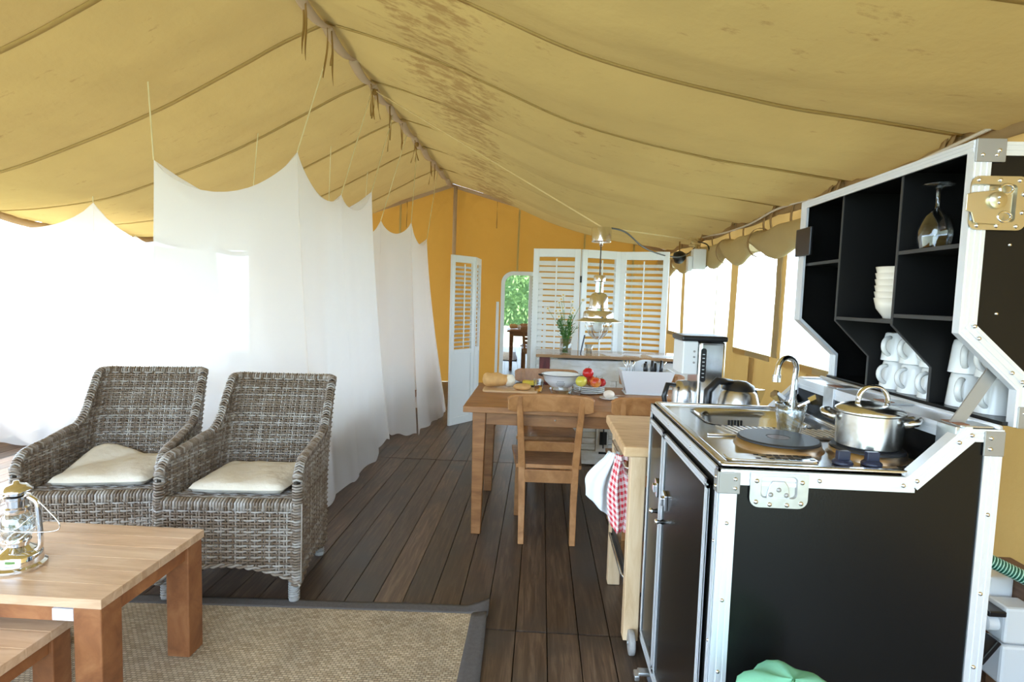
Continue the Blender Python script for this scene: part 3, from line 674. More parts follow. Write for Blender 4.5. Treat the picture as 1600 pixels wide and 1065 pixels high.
# corner plates
def cplate(xa, xb, za, zb, y):
    g = G(); g.box(xa, xb, y-0.0065, y-0.002, za, zb)
    o = cobj('corner_plate', g, 'greyplate', bevel=0.002)
    for fx in (0.3, 0.75): pass
    return o
cplate(X0-0.003, X0+0.046, ZC-0.058, ZC-0.006, Y0)
g = G(); g.box(X0-0.007, X0-0.002, Y0-0.006, Y0+0.024, ZC-0.058, ZC-0.006); cobj('corner_plate', g, 'greyplate', bevel=0.002)
for z in (ZC-0.022, ZC-0.044): cobj('rivet', rivet((X0+0.034, Y0-0.0065, z), NY), 'chrome', smooth=True); cobj('rivet', rivet((X0-0.007, Y0+0.008, z), NX, 0.005), 'chrome', smooth=True)
cplate(1.026, 1.072, 1.088, 1.146, Y0)
for z in (1.105, 1.13): cobj('rivet', rivet((1.04, Y0-0.0065, z), NY), 'chrome', smooth=True)
# recessed latch dish: rounded plate, tray, rivets, wing
def rrect(cx, cz, w, h, r, n=6, square_top=False):
    pts = []
    for (sx, sz, a0) in ((1, 1, 0), (-1, 1, PI/2), (-1, -1, PI), (1, -1, 3*PI/2)):
        rr = 0.001 if (square_top and sz > 0) else r
        for k in range(n+1):
            a = a0+PI/2*k/n; pts.append((cx+sx*(w/2-rr)+rr*cos(a), cz+sz*(h/2-rr)+rr*sin(a)))
    return pts
def ring_plate(g, outer, inner, y, depth):
    n = len(outer); vs = [(x, y, z) for x, z in outer]+[(x, y, z) for x, z in inner]+[(x*0.92+0.08*sum(p[0] for p in inner)/n, y+depth, z*0.92+0.08*sum(p[1] for p in inner)/n) for x, z in inner]+[(x, y+0.003, z) for x, z in outer]
    fs = [(i, (i+1) % n, n+(i+1) % n, n+i) for i in range(n)]+[(n+i, n+(i+1) % n, 2*n+(i+1) % n, 2*n+i) for i in range(n)]+[tuple(range(2*n, 3*n))]+[((i+1) % n, i, 3*n+i, 3*n+(i+1) % n) for i in range(n)]
    g.add(vs, fs)
lx, lz, lw, lh = 0.572, 0.985, 0.134, 0.082
g = G(); ring_plate(g, rrect(lx, lz, lw, lh, 0.022, square_top=True), rrect(lx, lz+0.008, lw-0.05, lh-0.03, 0.01), Y0-0.0085, 0.006)
la = cobj('latch_dish', g, 'zinc')
def sub(nm, g, mat, par, **k):
    g.v = [tuple(Vector(v)-CO) for v in g.v]; return obj(nm, g, mat, par, **k)
for x, z in ((-0.052, 0.022), (0.052, 0.022), (-0.052, -0.028), (-0.02, -0.033), (0.02, -0.033), (0.052, -0.028)): sub('rivet', rivet((lx+x, Y0-0.0085, lz+z), NY, 0.006), 'chrome', la, smooth=True)
g = G(); g.prism([(lx-0.028, lz-0.018), (lx+0.028, lz-0.018), (lx+0.022, lz+0.012), (lx+0.014, lz+0.022), (lx-0.014, lz+0.022), (lx-0.022, lz+0.012)], 'y', Y0-0.007, Y0-0.003); sub('catch_plate', g, 'zinc', la, bevel=0.002)
for x in (-0.018, 0, 0.018): sub('rivet', rivet((lx+x, Y0-0.007, lz-0.01+0.012*(x == 0)), NY, 0.006), 'greyplate', la, smooth=True)
# castor with swivel fork at the far front corner
def castor(x, y):
    c = cobj('castor', G().lathe([(0, -0.012), (0.036, -0.012), (0.04, -0.006), (0.04, 0.006), (0.036, 0.012), (0, 0.012)], (x, y, 0.04), 18, R=Rx(PI/2)), 'bin', smooth=True)
    g = G(); g.box(x-0.03, x+0.03, y-0.03, y+0.03, 0.082, 0.09); g.box(x-0.018, x+0.018, y-0.02, y-0.014, 0.035, 0.085); g.box(x-0.018, x+0.018, y+0.014, y+0.02, 0.035, 0.085)
    sub('castor_fork', g, 'zinc', c, bevel=0.002)
    g = G(); g.box(x-0.075, x-0.02, y-0.022, y+0.012, 0.052, 0.066); g.box(x-0.088, x-0.07, y-0.026, y+0.016, 0.034, 0.056); sub('brake_lever', g, 'zinc', c, bevel=0.004)
for x, y in ((0.475, 2.05), (0.475, 1.44), (1.02, 2.13), (1.02, 1.44)): castor(x, y)

# --- stainless top with hob and sink
g = G()
xs = [0.446, 0.545, 0.60, 0.865, 0.975]
SX0, SX1, SY0, SY1 = 0.555, 0.875, 1.845, 2.115      # basin opening
def topz(): return ZC+0.002
# plate with an opening (frame of four)
t0, t1 = ZC-0.004, ZC+0.002
for (xa, xb, ya, yb) in ((0.446, SX0, Y0+0.03, Y1-0.03), (SX1, 0.972, Y0+0.03, Y1-0.03), (SX0, SX1, Y0+0.03, SY0), (SX0, SX1, SY1, Y1-0.03)): g.box(xa, xb, ya, yb, t0, t1)
top = cobj('sink_and_hob_top', g, 'inox')
g = G()
for (xa, xb, ya, yb) in ((0.444, 0.974, Y0+0.012, Y0+0.034), (0.444, 0.974, Y1-0.034, Y1-0.012), (0.444, 0.466, Y0+0.034, Y1-0.034), (0.952, 0.974, Y0+0.034, Y1-0.034)): g.box(xa, xb, ya, yb, ZC, ZC+0.010)
sub('raised_rim', g, 'inox', top, bevel=0.006, seg=3)
# basin: rounded lofted bowl
def rloop(cx, cy, w, h, r, n=5):
    return [(x, y) for x, y in rrect(cx, cy, w, h, r, n)]
cx, cy = (SX0+SX1)/2, (SY0+SY1)/2; bw, bh = SX1-SX0, SY1-SY0
loops = [(bw+0.02, bh+0.02, 0.06, ZC+0.004), (bw-0.004, bh-0.004, 0.06, ZC+0.002), (bw-0.03, bh-0.03, 0.06, ZC-0.02), (bw-0.05, bh-0.05, 0.06, ZC-0.10), (bw-0.09, bh-0.09, 0.05, ZC-0.125)]
g = G(); vs = []; fs = []
for (a, b, r, z) in loops: vs += [(x, y, z) for x, y in rloop(cx, cy, a, b, r)]
n = len(rloop(cx, cy, bw, bh, 0.06))
for k in range(len(loops)-1):
    for i in range(n): fs.append((k*n+i, k*n+(i+1) % n, (k+1)*n+(i+1) % n, (k+1)*n+i))
fs.append(tuple((len(loops)-1)*n+i for i in range(n)))
g.add(vs, fs); sub('basin', g, 'inox', top, smooth=True)
# corners of the square opening closed by the rounded rim
for k in range(5):
    g = G(); x = cx-0.022+k*0.011
    g.box(x-0.0025, x+0.0025, SY1-0.024, SY1-0.018, ZC-0.062, ZC-0.03); sub('overflow_slot', g, 'hole', top)
# draining ribs between basin and hob
for k in range(22):
    x = 0.565+k*0.0185
    if x > 0.95: break
    g = G(); g.bar((x, 1.825, ZC+0.004), (x+0.02, 1.715, ZC+0.004), 0.0085, 0.006); sub('drain_rib', g, 'inoxb', top, bevel=0.002)
g = G(); g.box(0.50, 0.955, 1.692, 1.70, ZC+0.002, ZC+0.009); sub('drain_step', g, 'inox', top, bevel=0.003)
# hot plates
def hotplate(x, y, r):
    p = sub('hot_plate', G().lathe([(0, 0.026), (r*0.28, 0.026), (r*0.30, 0.0275), (r*0.96, 0.0275), (r, 0.024), (r, 0.010), (0, 0.010)], (x, y, ZC), 40), 'iron', top, auto=True)
    return p
def plate_extra(x, y, r):
    sub('plate_ring', G().lathe([(r*0.995, 0.008), (r*1.005, 0.020), (r*1.02, 0.021), (r*1.03, 0.008), (r*1.09, 0.003), (r*1.09, 0.0)], (x, y, ZC), 40), 'ring', top, smooth=True)
    sub('plate_centre', G().lathe([(0, 0.0272), (r*0.27, 0.0272), (r*0.27, 0.0265)], (x, y, ZC), 24), 'ironmid', top)
for a in ((0.665, 1.60, 0.106), (0.868, 1.535, 0.088)): hotplate(*a); plate_extra(*a)
# vent plate with slots, two knobs
g = G(); g.prism(rrect(0.585, 1.447, 0.225, 0.062, 0.02), 'z', ZC+0.002, ZC+0.010); vp = sub('vent_plate', g, 'inox', top, bevel=0.003)
for r_ in range(3):
    for k in range(9):
        if (r_+k) % 2 == 0 or k in (3, 5):
            g = G(); x = 0.545+k*0.0165+r_*0.003; y = 1.430+r_*0.017; g.box(x, x+0.012, y, y+0.007, ZC+0.0101, ZC+0.0106); sub('vent_slot', g, 'hole', top)
for r_ in range(3):
    for k in range(5):
        g = G(); x = 0.89+k*0.014; y = 1.415+r_*0.02; g.box(x, x+0.009, y, y+0.009, ZC+0.0021, ZC+0.0027); sub('vent_slot', g, 'hole', top)
for x in (0.758, 0.828):
    g = G().lathe([(0, 0), (0.024, 0), (0.024, 0.006), (0.017, 0.012), (0, 0.012)], (x, 1.440, ZC+0.003), 20)
    g.box(x-0.015, x+0.015, 1.432, 1.448, ZC+0.01, ZC+0.036)
    sub('hob_knob', g, 'knobblue', top, bevel=0.002)
# mixer tap
tx, ty = 0.915, 2.10
g = G().lathe([(0, 0), (0.03, 0), (0.03, 0.012), (0.02, 0.02), (0.017, 0.05), (0, 0.052)], (tx, ty, ZC+0.002), 16)
pts = [(tx, ty, ZC+0.05), (tx+0.002, ty, ZC+0.12)]+[(tx-0.035+0.04*cos(a), ty-0.02*(1-cos(a)), ZC+0.165+0.04*sin(a)) for a in [k*PI/10 for k in range(11)]]+[(tx-0.078, ty-0.04, ZC+0.135)]
g.tube(pts, [0.014]+[0.0095]*(len(pts)-2)+[0.012], 12)
g.tube([(tx-0.078, ty-0.04, ZC+0.145), (tx-0.078, ty-0.04, ZC+0.12)], 0.014, 12)
tp = sub('mixer_tap', g, 'chrome', top, auto=True)
for s_ in (-1, 1):
    g = G(); p = Vector((tx+s_*0.016, ty-0.012, ZC+0.03)); q_ = p+Vector((s_*0.05, -0.02, 0.035))
    g.tube([p, q_], 0.009, 10); g.tube([q_-(q_-p)*0.35, q_+(q_-p)*0.35], 0.0165, 6)
    sub('tap_handle', g, 'chrome', top)
# hinge pads on the upstand
for y in (1.955, 1.68, 1.395):
    g = G(); g.box(0.966, 0.976, y-0.033, y+0.033, 1.06, 1.152); g.box(0.976, 1.05, y-0.033, y+0.033, 1.150, 1.156)
    cobj('hinge_plate', g, 'zinc', bevel=0.002)
    g = G(); g.box(0.972, 1.0, y-0.028, y+0.028, 1.1561, 1.1575); cobj('hinge_pad', g, 'teak')
cobj('aluminium_edge', profile((0.975, Y0+0.03, 1.15), (0.975, Y1-0.02, 1.15), 0.035, NX, t=0.004, inward=(0, 0, -1), ribs=2), 'alu')
cobj('hinge_rod', G().tube([(1.062, Y0, 1.153), (1.062, Y1, 1.153)], 0.007, 8), 'alu', smooth=True)

# --- lid standing open
LX, LB = 0.953, 1.34
lid_poly = [(LX, 1.795), (LX, 1.37), (1.092, 1.245), (1.092, 1.157), (LB, 1.157), (LB, 1.795)]
g = G(); g.prism(lid_poly, 'y', Y0, Y0+0.012); g.prism(lid_poly, 'y', Y1-0.012, Y1)
g.box(LB-0.012, LB, Y0+0.012, Y1-0.012, 1.157, 1.795); g.box(LX+0.004, LB-0.012, Y0+0.012, Y1-0.012, 1.785, 1.795); g.box(1.075, LB-0.012, Y0+0.012, Y1-0.012, 1.157, 1.166)
lid = cobj('lid', g, 'black')
def lob(nm, g, mat, **k): return sub(nm, g, mat, lid, **k)
LE = 0.034
lob('aluminium_edge', profile((LX, Y0, 1.372), (LX, Y0, 1.795), LE, NY, inward=(1, 0, 0)), 'alu')
lob('aluminium_edge', profile((LX+LE, Y0, 1.795), (LB, Y0, 1.795), 0.03, NY, inward=(0, 0, -1)), 'alu')
ld = Vector((1.092-LX, 0, 1.245-1.37)).normalized(); ln = Vector((-ld.z, 0, ld.x))
lob('aluminium_edge', profile((LX-0.0, Y0-0.0006, 1.372), (1.094, Y0-0.0006, 1.244), LE, NY, inward=ln), 'alu')
lob('aluminium_edge', profile((1.092, Y0, 1.157), (1.092, Y0, 1.25), LE, NY, inward=(1, 0, 0)), 'alu')
lob('aluminium_edge', profile((1.092+LE, Y0, 1.157), (LB, Y0, 1.157), LE, NY, inward=(0, 0, 1)), 'alu')
# front-facing edges of the lid
def frontstrip(y, s):
    g = G(); ya, yb = (y, y+0.022) if s > 0 else (y-0.022, y)
    g.prism([(LX-0.004, 1.799), (LX-0.004, 1.368), (1.088, 1.242), (1.088, 1.157), (1.096, 1.157), (1.096, 1.248), (LX+0.004, 1.374), (LX+0.004, 1.799)], 'y', ya, yb); return g
lob('front_edge', frontstrip(Y0-0.003, 1), 'alu'); lob('front_edge', frontstrip(Y1+0.003, -1), 'alu')
lob('front_edge_rib', G().add(*(lambda a: (a.v, a.f))(frontstrip(Y1-0.020, -1))) , 'alu')
lob('aluminium_edge', profile((LX, Y0, 1.797), (LX, Y1, 1.797), 0.024, NX, t=0.005, inward=(0, 0, -1), ribs=3), 'alu')
lob('aluminium_edge', profile((LX, Y0, 1.796), (LX, Y1, 1.796), 0.030, (0, 0, 1), t=0.004, inward=(1, 0, 0), ribs=2), 'alu')
# dividers and shelves
def divider(y):
    pz = [(LX+0.012, 1.785), (LX+0.012, 1.375), (1.078, 1.262), (1.078, 1.166), (LB-0.012, 1.166), (LB-0.012, 1.785)]
    return G().prism(pz, 'y', y-0.005, y+0.005)
def div_edge(y):
    pz = [(LX+0.010, 1.785), (LX+0.010, 1.374), (1.076, 1.261), (1.076, 1.166), (1.079, 1.166), (1.079, 1.263), (LX+0.013, 1.376), (LX+0.013, 1.785)]
    return G().prism(pz, 'y', y-0.0045, y+0.0045)
for y in (1.94, 1.635):
    lob('divider', divider(y), 'blackin'); lob('divider_edge', div_edge(y), 'shelfedge')
for ya, yb, z in ((1.945, Y1-0.012, 1.575), (1.64, 1.935, 1.388), (Y0+0.012, 1.63, 1.575), (Y0+0.012, 1.63, 1.405)):
    g = G(); g.box(LX+0.014, LB-0.012, ya, yb, z-0.010, z); lob('shelf', g, 'blackin')
    g = G(); g.box(LX+0.011, LX+0.014, ya, yb, z-0.010, z); lob('shelf_edge', g, 'shelfedge')
# lid corner plates, latch, strut
def lplate(xa, xb, za, zb):
    g = G(); g.box(xa, xb, Y0-0.0068, Y0-0.002, za, zb); return g
lob('corner_plate', lplate(LX-0.003, LX+0.062, 1.750, 1.801), 'greyplate', bevel=0.002)
lob('corner_plate', lplate(1.094, 1.15, 1.155, 1.205), 'greyplate', bevel=0.002)
for x, z in ((LX+0.012, 1.765), (LX+0.042, 1.765), (LX+0.047, 1.775), (1.108, 1.19), (1.135, 1.19), (LX+0.028, 1.385), (LX+0.040, 1.358), (1.072, 1.282), (1.096, 1.262), (1.112, 1.235)): lob('rivet', rivet((x, Y0-0.0066, z), NY, 0.005), 'chrome', smooth=True)
for x, z in ((1.045, 1.57), (1.03, 1.415), (1.2, 1.5), (1.06, 1.30)): lob('screw', rivet((x, Y0, z), NY, 0.004), 'chrome', smooth=True)
bx, bz = 1.006, 1.660
g = G(); ring_plate(g, rrect(bx, bz, 0.122, 0.118, 0.018), rrect(bx-0.012, bz, 0.10, 0.082, 0.008), Y0-0.0085, 0.007)
lob('butterfly_latch', g, 'brasszinc')
for x, z in ((-0.045, 0.05), (0.0, 0.05), (0.042, 0.05), (0.052, 0.02), (0.052, -0.02), (0.042, -0.05), (0.0, -0.05), (-0.042, -0.05)): lob('rivet', rivet((bx+x, Y0-0.0085, bz+z), NY, 0.0055), 'chrome', smooth=True)
g = G(); g.prism([(bx-0.072, bz-0.018), (bx-0.06, bz-0.022), (bx-0.052, bz-0.045), (bx+0.005, bz-0.048), (bx+0.012, bz-0.02), (bx+0.012, bz+0.022), (bx-0.01, bz+0.028), (bx-0.058, bz+0.022), (bx-0.072, bz+0.018)], 'y', Y0-0.013, Y0-0.0095); lob('latch_hook', g, 'brasszinc', bevel=0.0015)
g = G().lathe([(0.019, 0), (0.019, 0.006), (0.015, 0.008), (0, 0.008)], (bx-0.008, Y0-0.013, bz+0.005), 18, R=Rx(PI/2)); lob('latch_boss', g, 'brasszinc', auto=True)
for s_ in (-1, 1):
    g = G(); a = [(bx+0.012+0.014*cos(t*PI/6), Y0-0.012, bz+s_*0.03+0.011*sin(t*PI/6)) for t in range(13)]; g.tube(a, 0.003, 6); lob('wing_ring', g, 'chrome', smooth=True)
    lob('rivet', rivet((bx-0.008, Y0-0.021, bz+0.005+s_*0.006), NY, 0.004), 'chrome', smooth=True)
# far latch block, seen edge-on past the far side
g = G(); g.box(LX-0.014, LX-0.004, Y1-0.105, Y1+0.012, 1.60, 1.70); lob('far_latch', g, 'blackplastic', bevel=0.003)
g = G(); g.bar((1.066, Y0+0.035, 1.29), (0.985, Y0+0.035, 1.148), 0.004, 0.03, up=(0.87, 0, -0.5)); lob('lid_strut', g, 'greyplate')

# ------------------------------------------------------------ crockery in the lid
def mug_mesh():
    o = G(); prof = [(0, 0.088), (0.030, 0.088), (0.034, 0.085), (0.037, 0.07), (0.043, 0.0), (0.0405, 0.0), (0.0345, 0.07), (0.031, 0.082), (0, 0.083)]
    o.lathe(prof, (0, 0, 0), 24); return o          # standing upside down
def mug_handle():
    pts = [(0.034+0.032*sin(PI*k/10)+0.004*cos(PI*k/10), 0, 0.045+0.028*cos(PI*k/10)) for k in range(11)]
    return G().tube(pts, 0.0062, 8, flat=1.3)
mm = mesh_of(mug_mesh(), 'mug', 'china', True); mh = mesh_of(mug_handle(), 'mug_handle', 'china', True)
def mug(x, y, z, rz, label, grp='white mugs stacked upside down in the lid'):
    t = thing('mug', label, 'mug', (x, y, z), rz, grp)
    b = obj('mug_body', mm, None, t); md = b.modifiers.new('edge', 'EDGE_SPLIT'); md.split_angle = 0.9
    obj('handle', mh, None, t)
nameA = ['left-hand', 'middle', 'right-hand']
for k, y in enumerate((1.885, 1.79, 1.695)):
    mug(1.135, y, 1.1665, PI+0.3, 'upside-down white mug, lower row, %s of the three behind the saucepan' % nameA[k])
    mug(1.135, y, 1.2555, PI+0.45-0.12*k, 'upside-down white mug, upper row, %s of the three behind the saucepan' % nameA[k])
for k, y in enumerate((1.585, 1.488)):
    mug(1.14, y, 1.1665, PI+[0.7, 0.5][k], 'upside-down white mug, lower row, %s of the pair beside the plates' % ['left', 'right'][k])
    mug(1.14, y, 1.2555, PI+[0.8, 0.3][k], 'upside-down white mug, upper row, %s of the pair beside the plates' % ['left', 'right'][k])
pl = mesh_of(G().lathe([(0, 0), (0.04, 0), (0.045, 0.004), (0.062, 0.010), (0.062, 0.013), (0.044, 0.008), (0.038, 0.004), (0, 0.004)], (0, 0, 0), 28), 'saucer', 'china', True)
for k in range(6):
    o = obj('saucer', pl, None, loc=(1.205, 1.445-0.0, 1.1665+0.0)); o.location = (1.255, 1.44, 1.1665+k*0.011); tag(o, 'white saucer in the small stack behind the mugs by the lid strut', 'saucer', 'stack of saucers in the lid')
bm_ = mesh_of(G().lathe([(0, 0), (0.028, 0), (0.03, 0.006), (0.048, 0.03), (0.056, 0.062), (0.053, 0.062), (0.045, 0.032), (0.026, 0.01), (0, 0.009)], (0, 0, 0), 28), 'bowl', 'cream', True)
for k in range(6):
    o = obj('bowl', bm_, None, loc=(1.06, 1.790, 1.3885+k*0.0185)); tag(o, 'cream bowl in the stack, %s counted from the shelf' % ['lowest', 'second', 'third', 'fourth', 'fifth', 'topmost'][k], 'bowl', 'stack of cream bowls in the lid')
wg = mesh_of(G().lathe([(0.034, 0.0), (0.040, 0.03), (0.040, 0.05), (0.030, 0.085), (0.008, 0.105), (0.005, 0.115), (0.005, 0.15), (0.012, 0.162), (0.036, 0.167), (0.036, 0.169), (0, 0.170)], (0, 0, 0), 28), 'wine_glass', 'glass', True)
for x, y, lb in ((1.02, 1.575, 'wine glass upside down on the upper shelf, in full view'), (1.10, 1.515, 'wine glass upside down on the upper shelf, half hidden behind the brass latch')):
    o = obj('wine_glass', wg, None, loc=(x, y, 1.5755)); tag(o, lb, 'glass', 'upside-down wine glasses')
tm = mesh_of(G().lathe([(0, 0.0), (0.026, 0.0), (0.034, 0.085), (0.031, 0.085), (0.024, 0.008), (0, 0.008)], (0, 0, 0), 20), 'tumbler', 'glass', True)
for x, y, z, lb in ((1.03, 2.0, 1.5755, 'glass tumbler on the farthest upper shelf of the lid'), (1.05, 1.44, 1.4055, 'glass tumbler in the dark middle shelf near the brass latch')):
    tag(obj('tumbler', tm, None, loc=(x, y, z)), lb, 'glass')

# ------------------------------------------------------------ on the hob
# fluted drinking glass
gl = G()
prof = [(0, 0), (0.026, 0), (0.030, 0.006), (0.040, 0.070), (0.043, 0.094), (0.0405, 0.094), (0.037, 0.07), (0.026, 0.014), (0, 0.012)]
o_ = G(); o_.lathe(prof, (0, 0, 0), 36)
vv = []
for (x, y, z) in o_.v:
    r = math.hypot(x, y); a = math.atan2(y, x)
    if r > 0.001 and 0.012 < z < 0.075:
        k = 1+0.03*abs(cos(a*4.5))*(1 if r > 0.024 else 0)
        x *= k; y *= k
    vv.append((x, y, z))
o_.v = vv
tag(obj('drinking_glass', o_, 'glass', loc=(0.742, 1.712, ZC+0.0075), smooth=True), 'clear fluted drinking glass standing on the draining ribs', 'glass')
pt = thing('saucepan', 'steel saucepan with lid and two side handles on the rear hot plate', 'pan', (0.868, 1.535, ZC+0.0275), 0.0)
obj('pan_body', G().lathe([(0, 0), (0.070, 0), (0.076, 0.006), (0.078, 0.088), (0.083, 0.092), (0.083, 0.095), (0.074, 0.095), (0.074, 0.01), (0, 0.008)], (0, 0, 0), 40), 'inoxb', pt, auto=True)
ldp = obj('pan_lid', G().lathe([(0.081, 0.0955), (0.080, 0.099), (0.066, 0.108), (0.03, 0.116), (0, 0.118)], (0, 0, 0), 40), 'inox', pt, smooth=True)
obj('lid_handle', G().tube([(0.042*cos(PI*k/10)*0.9, -0.01+0.0, 0.112+0.048*sin(PI*k/10)**0.7) for k in range(11)], 0.0055, 8, flat=1.6), 'chrome', ldp, smooth=True)
for s_, a in ((-1, 2.6), (1, 5.75)):
    c_ = Vector((cos(a), sin(a), 0)); t_ = Vector((-sin(a), cos(a), 0))
    p0 = c_*0.076+t_*0.034; p1 = c_*0.076-t_*0.034
    obj('handle', G().tube([p0+Vector((0, 0, 0.072)), c_*0.10+t_*0.032+Vector((0, 0, 0.08)), c_*0.106+Vector((0, 0, 0.083)), c_*0.10-t_*0.032+Vector((0, 0, 0.08)), p1+Vector((0, 0, 0.072))], 0.009, 8, flat=1.2), 'inoxb', pt, smooth=True)
# wooden lid knob of a jar behind the pan
jr = thing('storage_jar', 'low steel jar with a wooden lid behind the saucepan', 'jar', (0.925, 1.665, ZC+0.0028))
obj('jar_body', G().lathe([(0, 0), (0.04, 0), (0.042, 0.07), (0, 0.07)], (0, 0, 0), 24), 'inoxb', jr, auto=True)
obj('jar_lid', G().lathe([(0.044, 0.07), (0.046, 0.075), (0.044, 0.09), (0, 0.092)], (0, 0, 0), 24), 'teak', jr, auto=True)

# ------------------------------------------------------------ green bin bag before the case
bn_ = thing('waste_bin', 'mint green plastic bag bulging from a bin before the flight case', 'bin', (0.56, 1.19, 0))
obj('bin_body', G().lathe([(0, 0), (0.085, 0), (0.105, 0.56), (0.10, 0.56), (0.08, 0.02), (0, 0.02)], (0, 0, 0), 24), 'bin', bn_, auto=True)
def bag(u, v):
    a = u*2*PI; r = interp([(0, 0.109), (0.2, 0.110), (0.45, 0.104), (0.7, 0.07), (1, 0.004)], v)*(1+0.06*sin(a*7+v*4)); z = interp([(0, 0.50), (0.2, 0.565), (0.45, 0.60), (0.7, 0.622), (1, 0.628)], v)
    return (r*cos(a), r*sin(a), z+0.005*sin(a*5))
obj('bin_bag', G().grid(bag, 40, 12), 'mint', bn_, smooth=True)

# ------------------------------------------------------------ sockets and hose in the corner
sk = thing('socket_box_cluster', 'white weatherproof socket boxes with dark flaps on the wall timber', 'sockets', (1.735, 2.06, 0.0))
def skb(nm, a, mat, bev=0.006, par=sk):
    g = G(); g.box(*a); g.v = [tuple(Vector(v)-Vector((1.735, 2.06, 0))) for v in g.v]; return obj(nm, g, mat, par, bevel=bev)
skb('mounting_post', (1.75, 1.80, 1.98, 2.20, 0, 0.50), 'beam')
b1 = skb('socket_box', (1.66, 1.75, 2.11, 2.20, 0.36, 0.46), 'plasticw', 0.01)
b2 = skb('socket_box', (1.64, 1.75, 2.0, 2.09, 0.27, 0.40), 'plasticw', 0.01)
b3 = skb('socket_box', (1.64, 1.75, 2.0, 2.09, 0.12, 0.262), 'plasticw', 0.01)
skb('flap', (1.585, 1.645, 2.0, 2.10, 0.365, 0.385), 'blackplastic', 0.004, sk)
g = G(); g.obox((1.60, 2.04, 0.235), (0.02, 0.085, 0.10), Ry(0.6)); g.v = [tuple(Vector(v)-Vector((1.735, 2.06, 0))) for v in g.v]; obj('flap', g, 'blackplastic', sk, bevel=0.004)
g = G().lathe([(0, 0), (0.028, 0), (0.028, 0.035), (0.02, 0.04), (0, 0.04)], (1.64-1.735, 2.045-2.06, 0.325), 16, R=Ry(-PI/2)); obj('plug', g, 'plasticw', sk, auto=True)
g = G().lathe([(0.014, -0.16), (0.014, -0.11), (0.03, -0.10), (0.036, -0.02), (0.036, 0.05), (0, 0.05)], (1.60-1.735, 2.10-2.06, 0.33), 16); obj('plug', g, 'plasticw', sk, auto=True)
obj('lead', G().tube([(1.60-1.735, 2.10-2.06, 0.18), (1.60-1.735, 2.10-2.06, 0.1), (1.58-1.735, 2.06-2.06, 0.03), (1.5-1.735, 2.12-2.06, 0.015)], 0.008, 8), 'plasticw', sk, smooth=True)
hs = thing('drain_hose', 'green ribbed drain hose running behind the flight case', 'hose', (1.5, 2.1, 0.0))
hp = [Vector((1.09, 1.98, 0.66)), Vector((1.25, 2.03, 0.645)), Vector((1.45, 2.03, 0.61)), Vector((1.62, 1.98, 0.545)), Vector((1.78, 1.92, 0.47))]
def cat(pts, n):
    out = []
    for i in range(len(pts)-1):
        p0, p1, p2, p3 = pts[max(i-1, 0)], pts[i], pts[i+1], pts[min(i+2, len(pts)-1)]
        for k in range(n):
            t = k/n; out.append(0.5*((2*p1)+(p2-p0)*t+(2*p0-5*p1+4*p2-p3)*t*t+(3*p1-p0-3*p2+p3)*t**3))
    return out+[pts[-1]]
path = [p-Vector((1.5, 2.1, 0)) for p in cat(hp, 20)]
obj('hose_wall', G().tube(path, 0.022, 12), 'hoseg', hs, smooth=True)
rib = G()
for i in range(1, len(path)-1):
    d = (path[i+1]-path[i-1]).normalized()
    rib.tube([path[i]-d*0.0016, path[i]+d*0.0016], 0.0232, 12)
obj('hose_ribs', rib, 'hosew', hs)

# ============================================================ TROLLEY
tr = thing('kitchen_trolley', 'pale wooden kitchen trolley with thick block top beside the flight case', 'trolley', (0.68, 2.57, 0))
TO = Vector((0.68, 2.57, 0))
def tob(nm, g, mat, par=tr, **k):
    g.v = [tuple(Vector(v)-TO) for v in g.v]; return obj(nm, g, mat, par, **k)
g = G(); g.box(0.347, 1.02, 2.265, 2.895, 0.800, 0.842); tob('block_top', g, 'block', bevel=0.008, seg=3)
for x, y, w_, z0 in ((0.378, 2.30, 0.062, 0.035), (0.378, 2.83, 0.06, 0.0), (0.94, 2.30, 0.06, 0.035), (0.94, 2.83, 0.06, 0)):
    g = G(); g.box(x, x+w_, y-0.025, y+0.03, z0, 0.80); tob('leg', g, 'pine', bevel=0.004)
for z in (0.20,):
    g = G(); g.box(0.40, 0.98, 2.32, 2.83, z, z+0.02); tob('shelf', g, 'inoxb', bevel=0.002)
for y in (2.30, 2.83):
    g = G(); g.box(0.44, 0.94, y-0.01, y+0.01, 0.72, 0.80); tob('apron', g, 'pine', bevel=0.002)
g = G(); g.box(0.93, 0.95, 2.325, 2.805, 0.72, 0.80); tob('apron', g, 'pine', bevel=0.002)
# lower boards between the legs (the handle-side plate)
g = G(); g.obox((0.395, 2.58, 0.25), (0.012, 0.47, 0.085), Ry(0.0)); tob('side_board', g, 'shelfedge')
tob('rail', G().tube([(0.40, 2.325, 0.255), (0.375, 2.36, 0.275), (0.375, 2.78, 0.275), (0.40, 2.805, 0.255)], 0.006, 8), 'inoxb', smooth=True)
for dz in (0.0, -0.035):
    tob('towel_rail', G().tube([(0.40, 2.325, 0.735+dz), (0.372-dz*0.3, 2.34, 0.735+dz), (0.372-dz*0.3, 2.79, 0.735+dz), (0.40, 2.805, 0.735+dz)], 0.0055, 8), 'chrome', smooth=True)
for x in (0.408, 0.97):
    wl = tob('wheel', G().lathe([(0, -0.012), (0.03, -0.013), (0.046, -0.011), (0.048, -0.006), (0.048, 0.006), (0.046, 0.011), (0.03, 0.013), (0, 0.012)], (x, 2.245, 0.048), 24, R=Ry(PI/2)), 'legwrap', smooth=True)
    tob('wheel_axle', G().tube([(x-0.018, 2.245, 0.048), (x+0.018, 2.245, 0.048)], 0.008, 10), 'zinc')
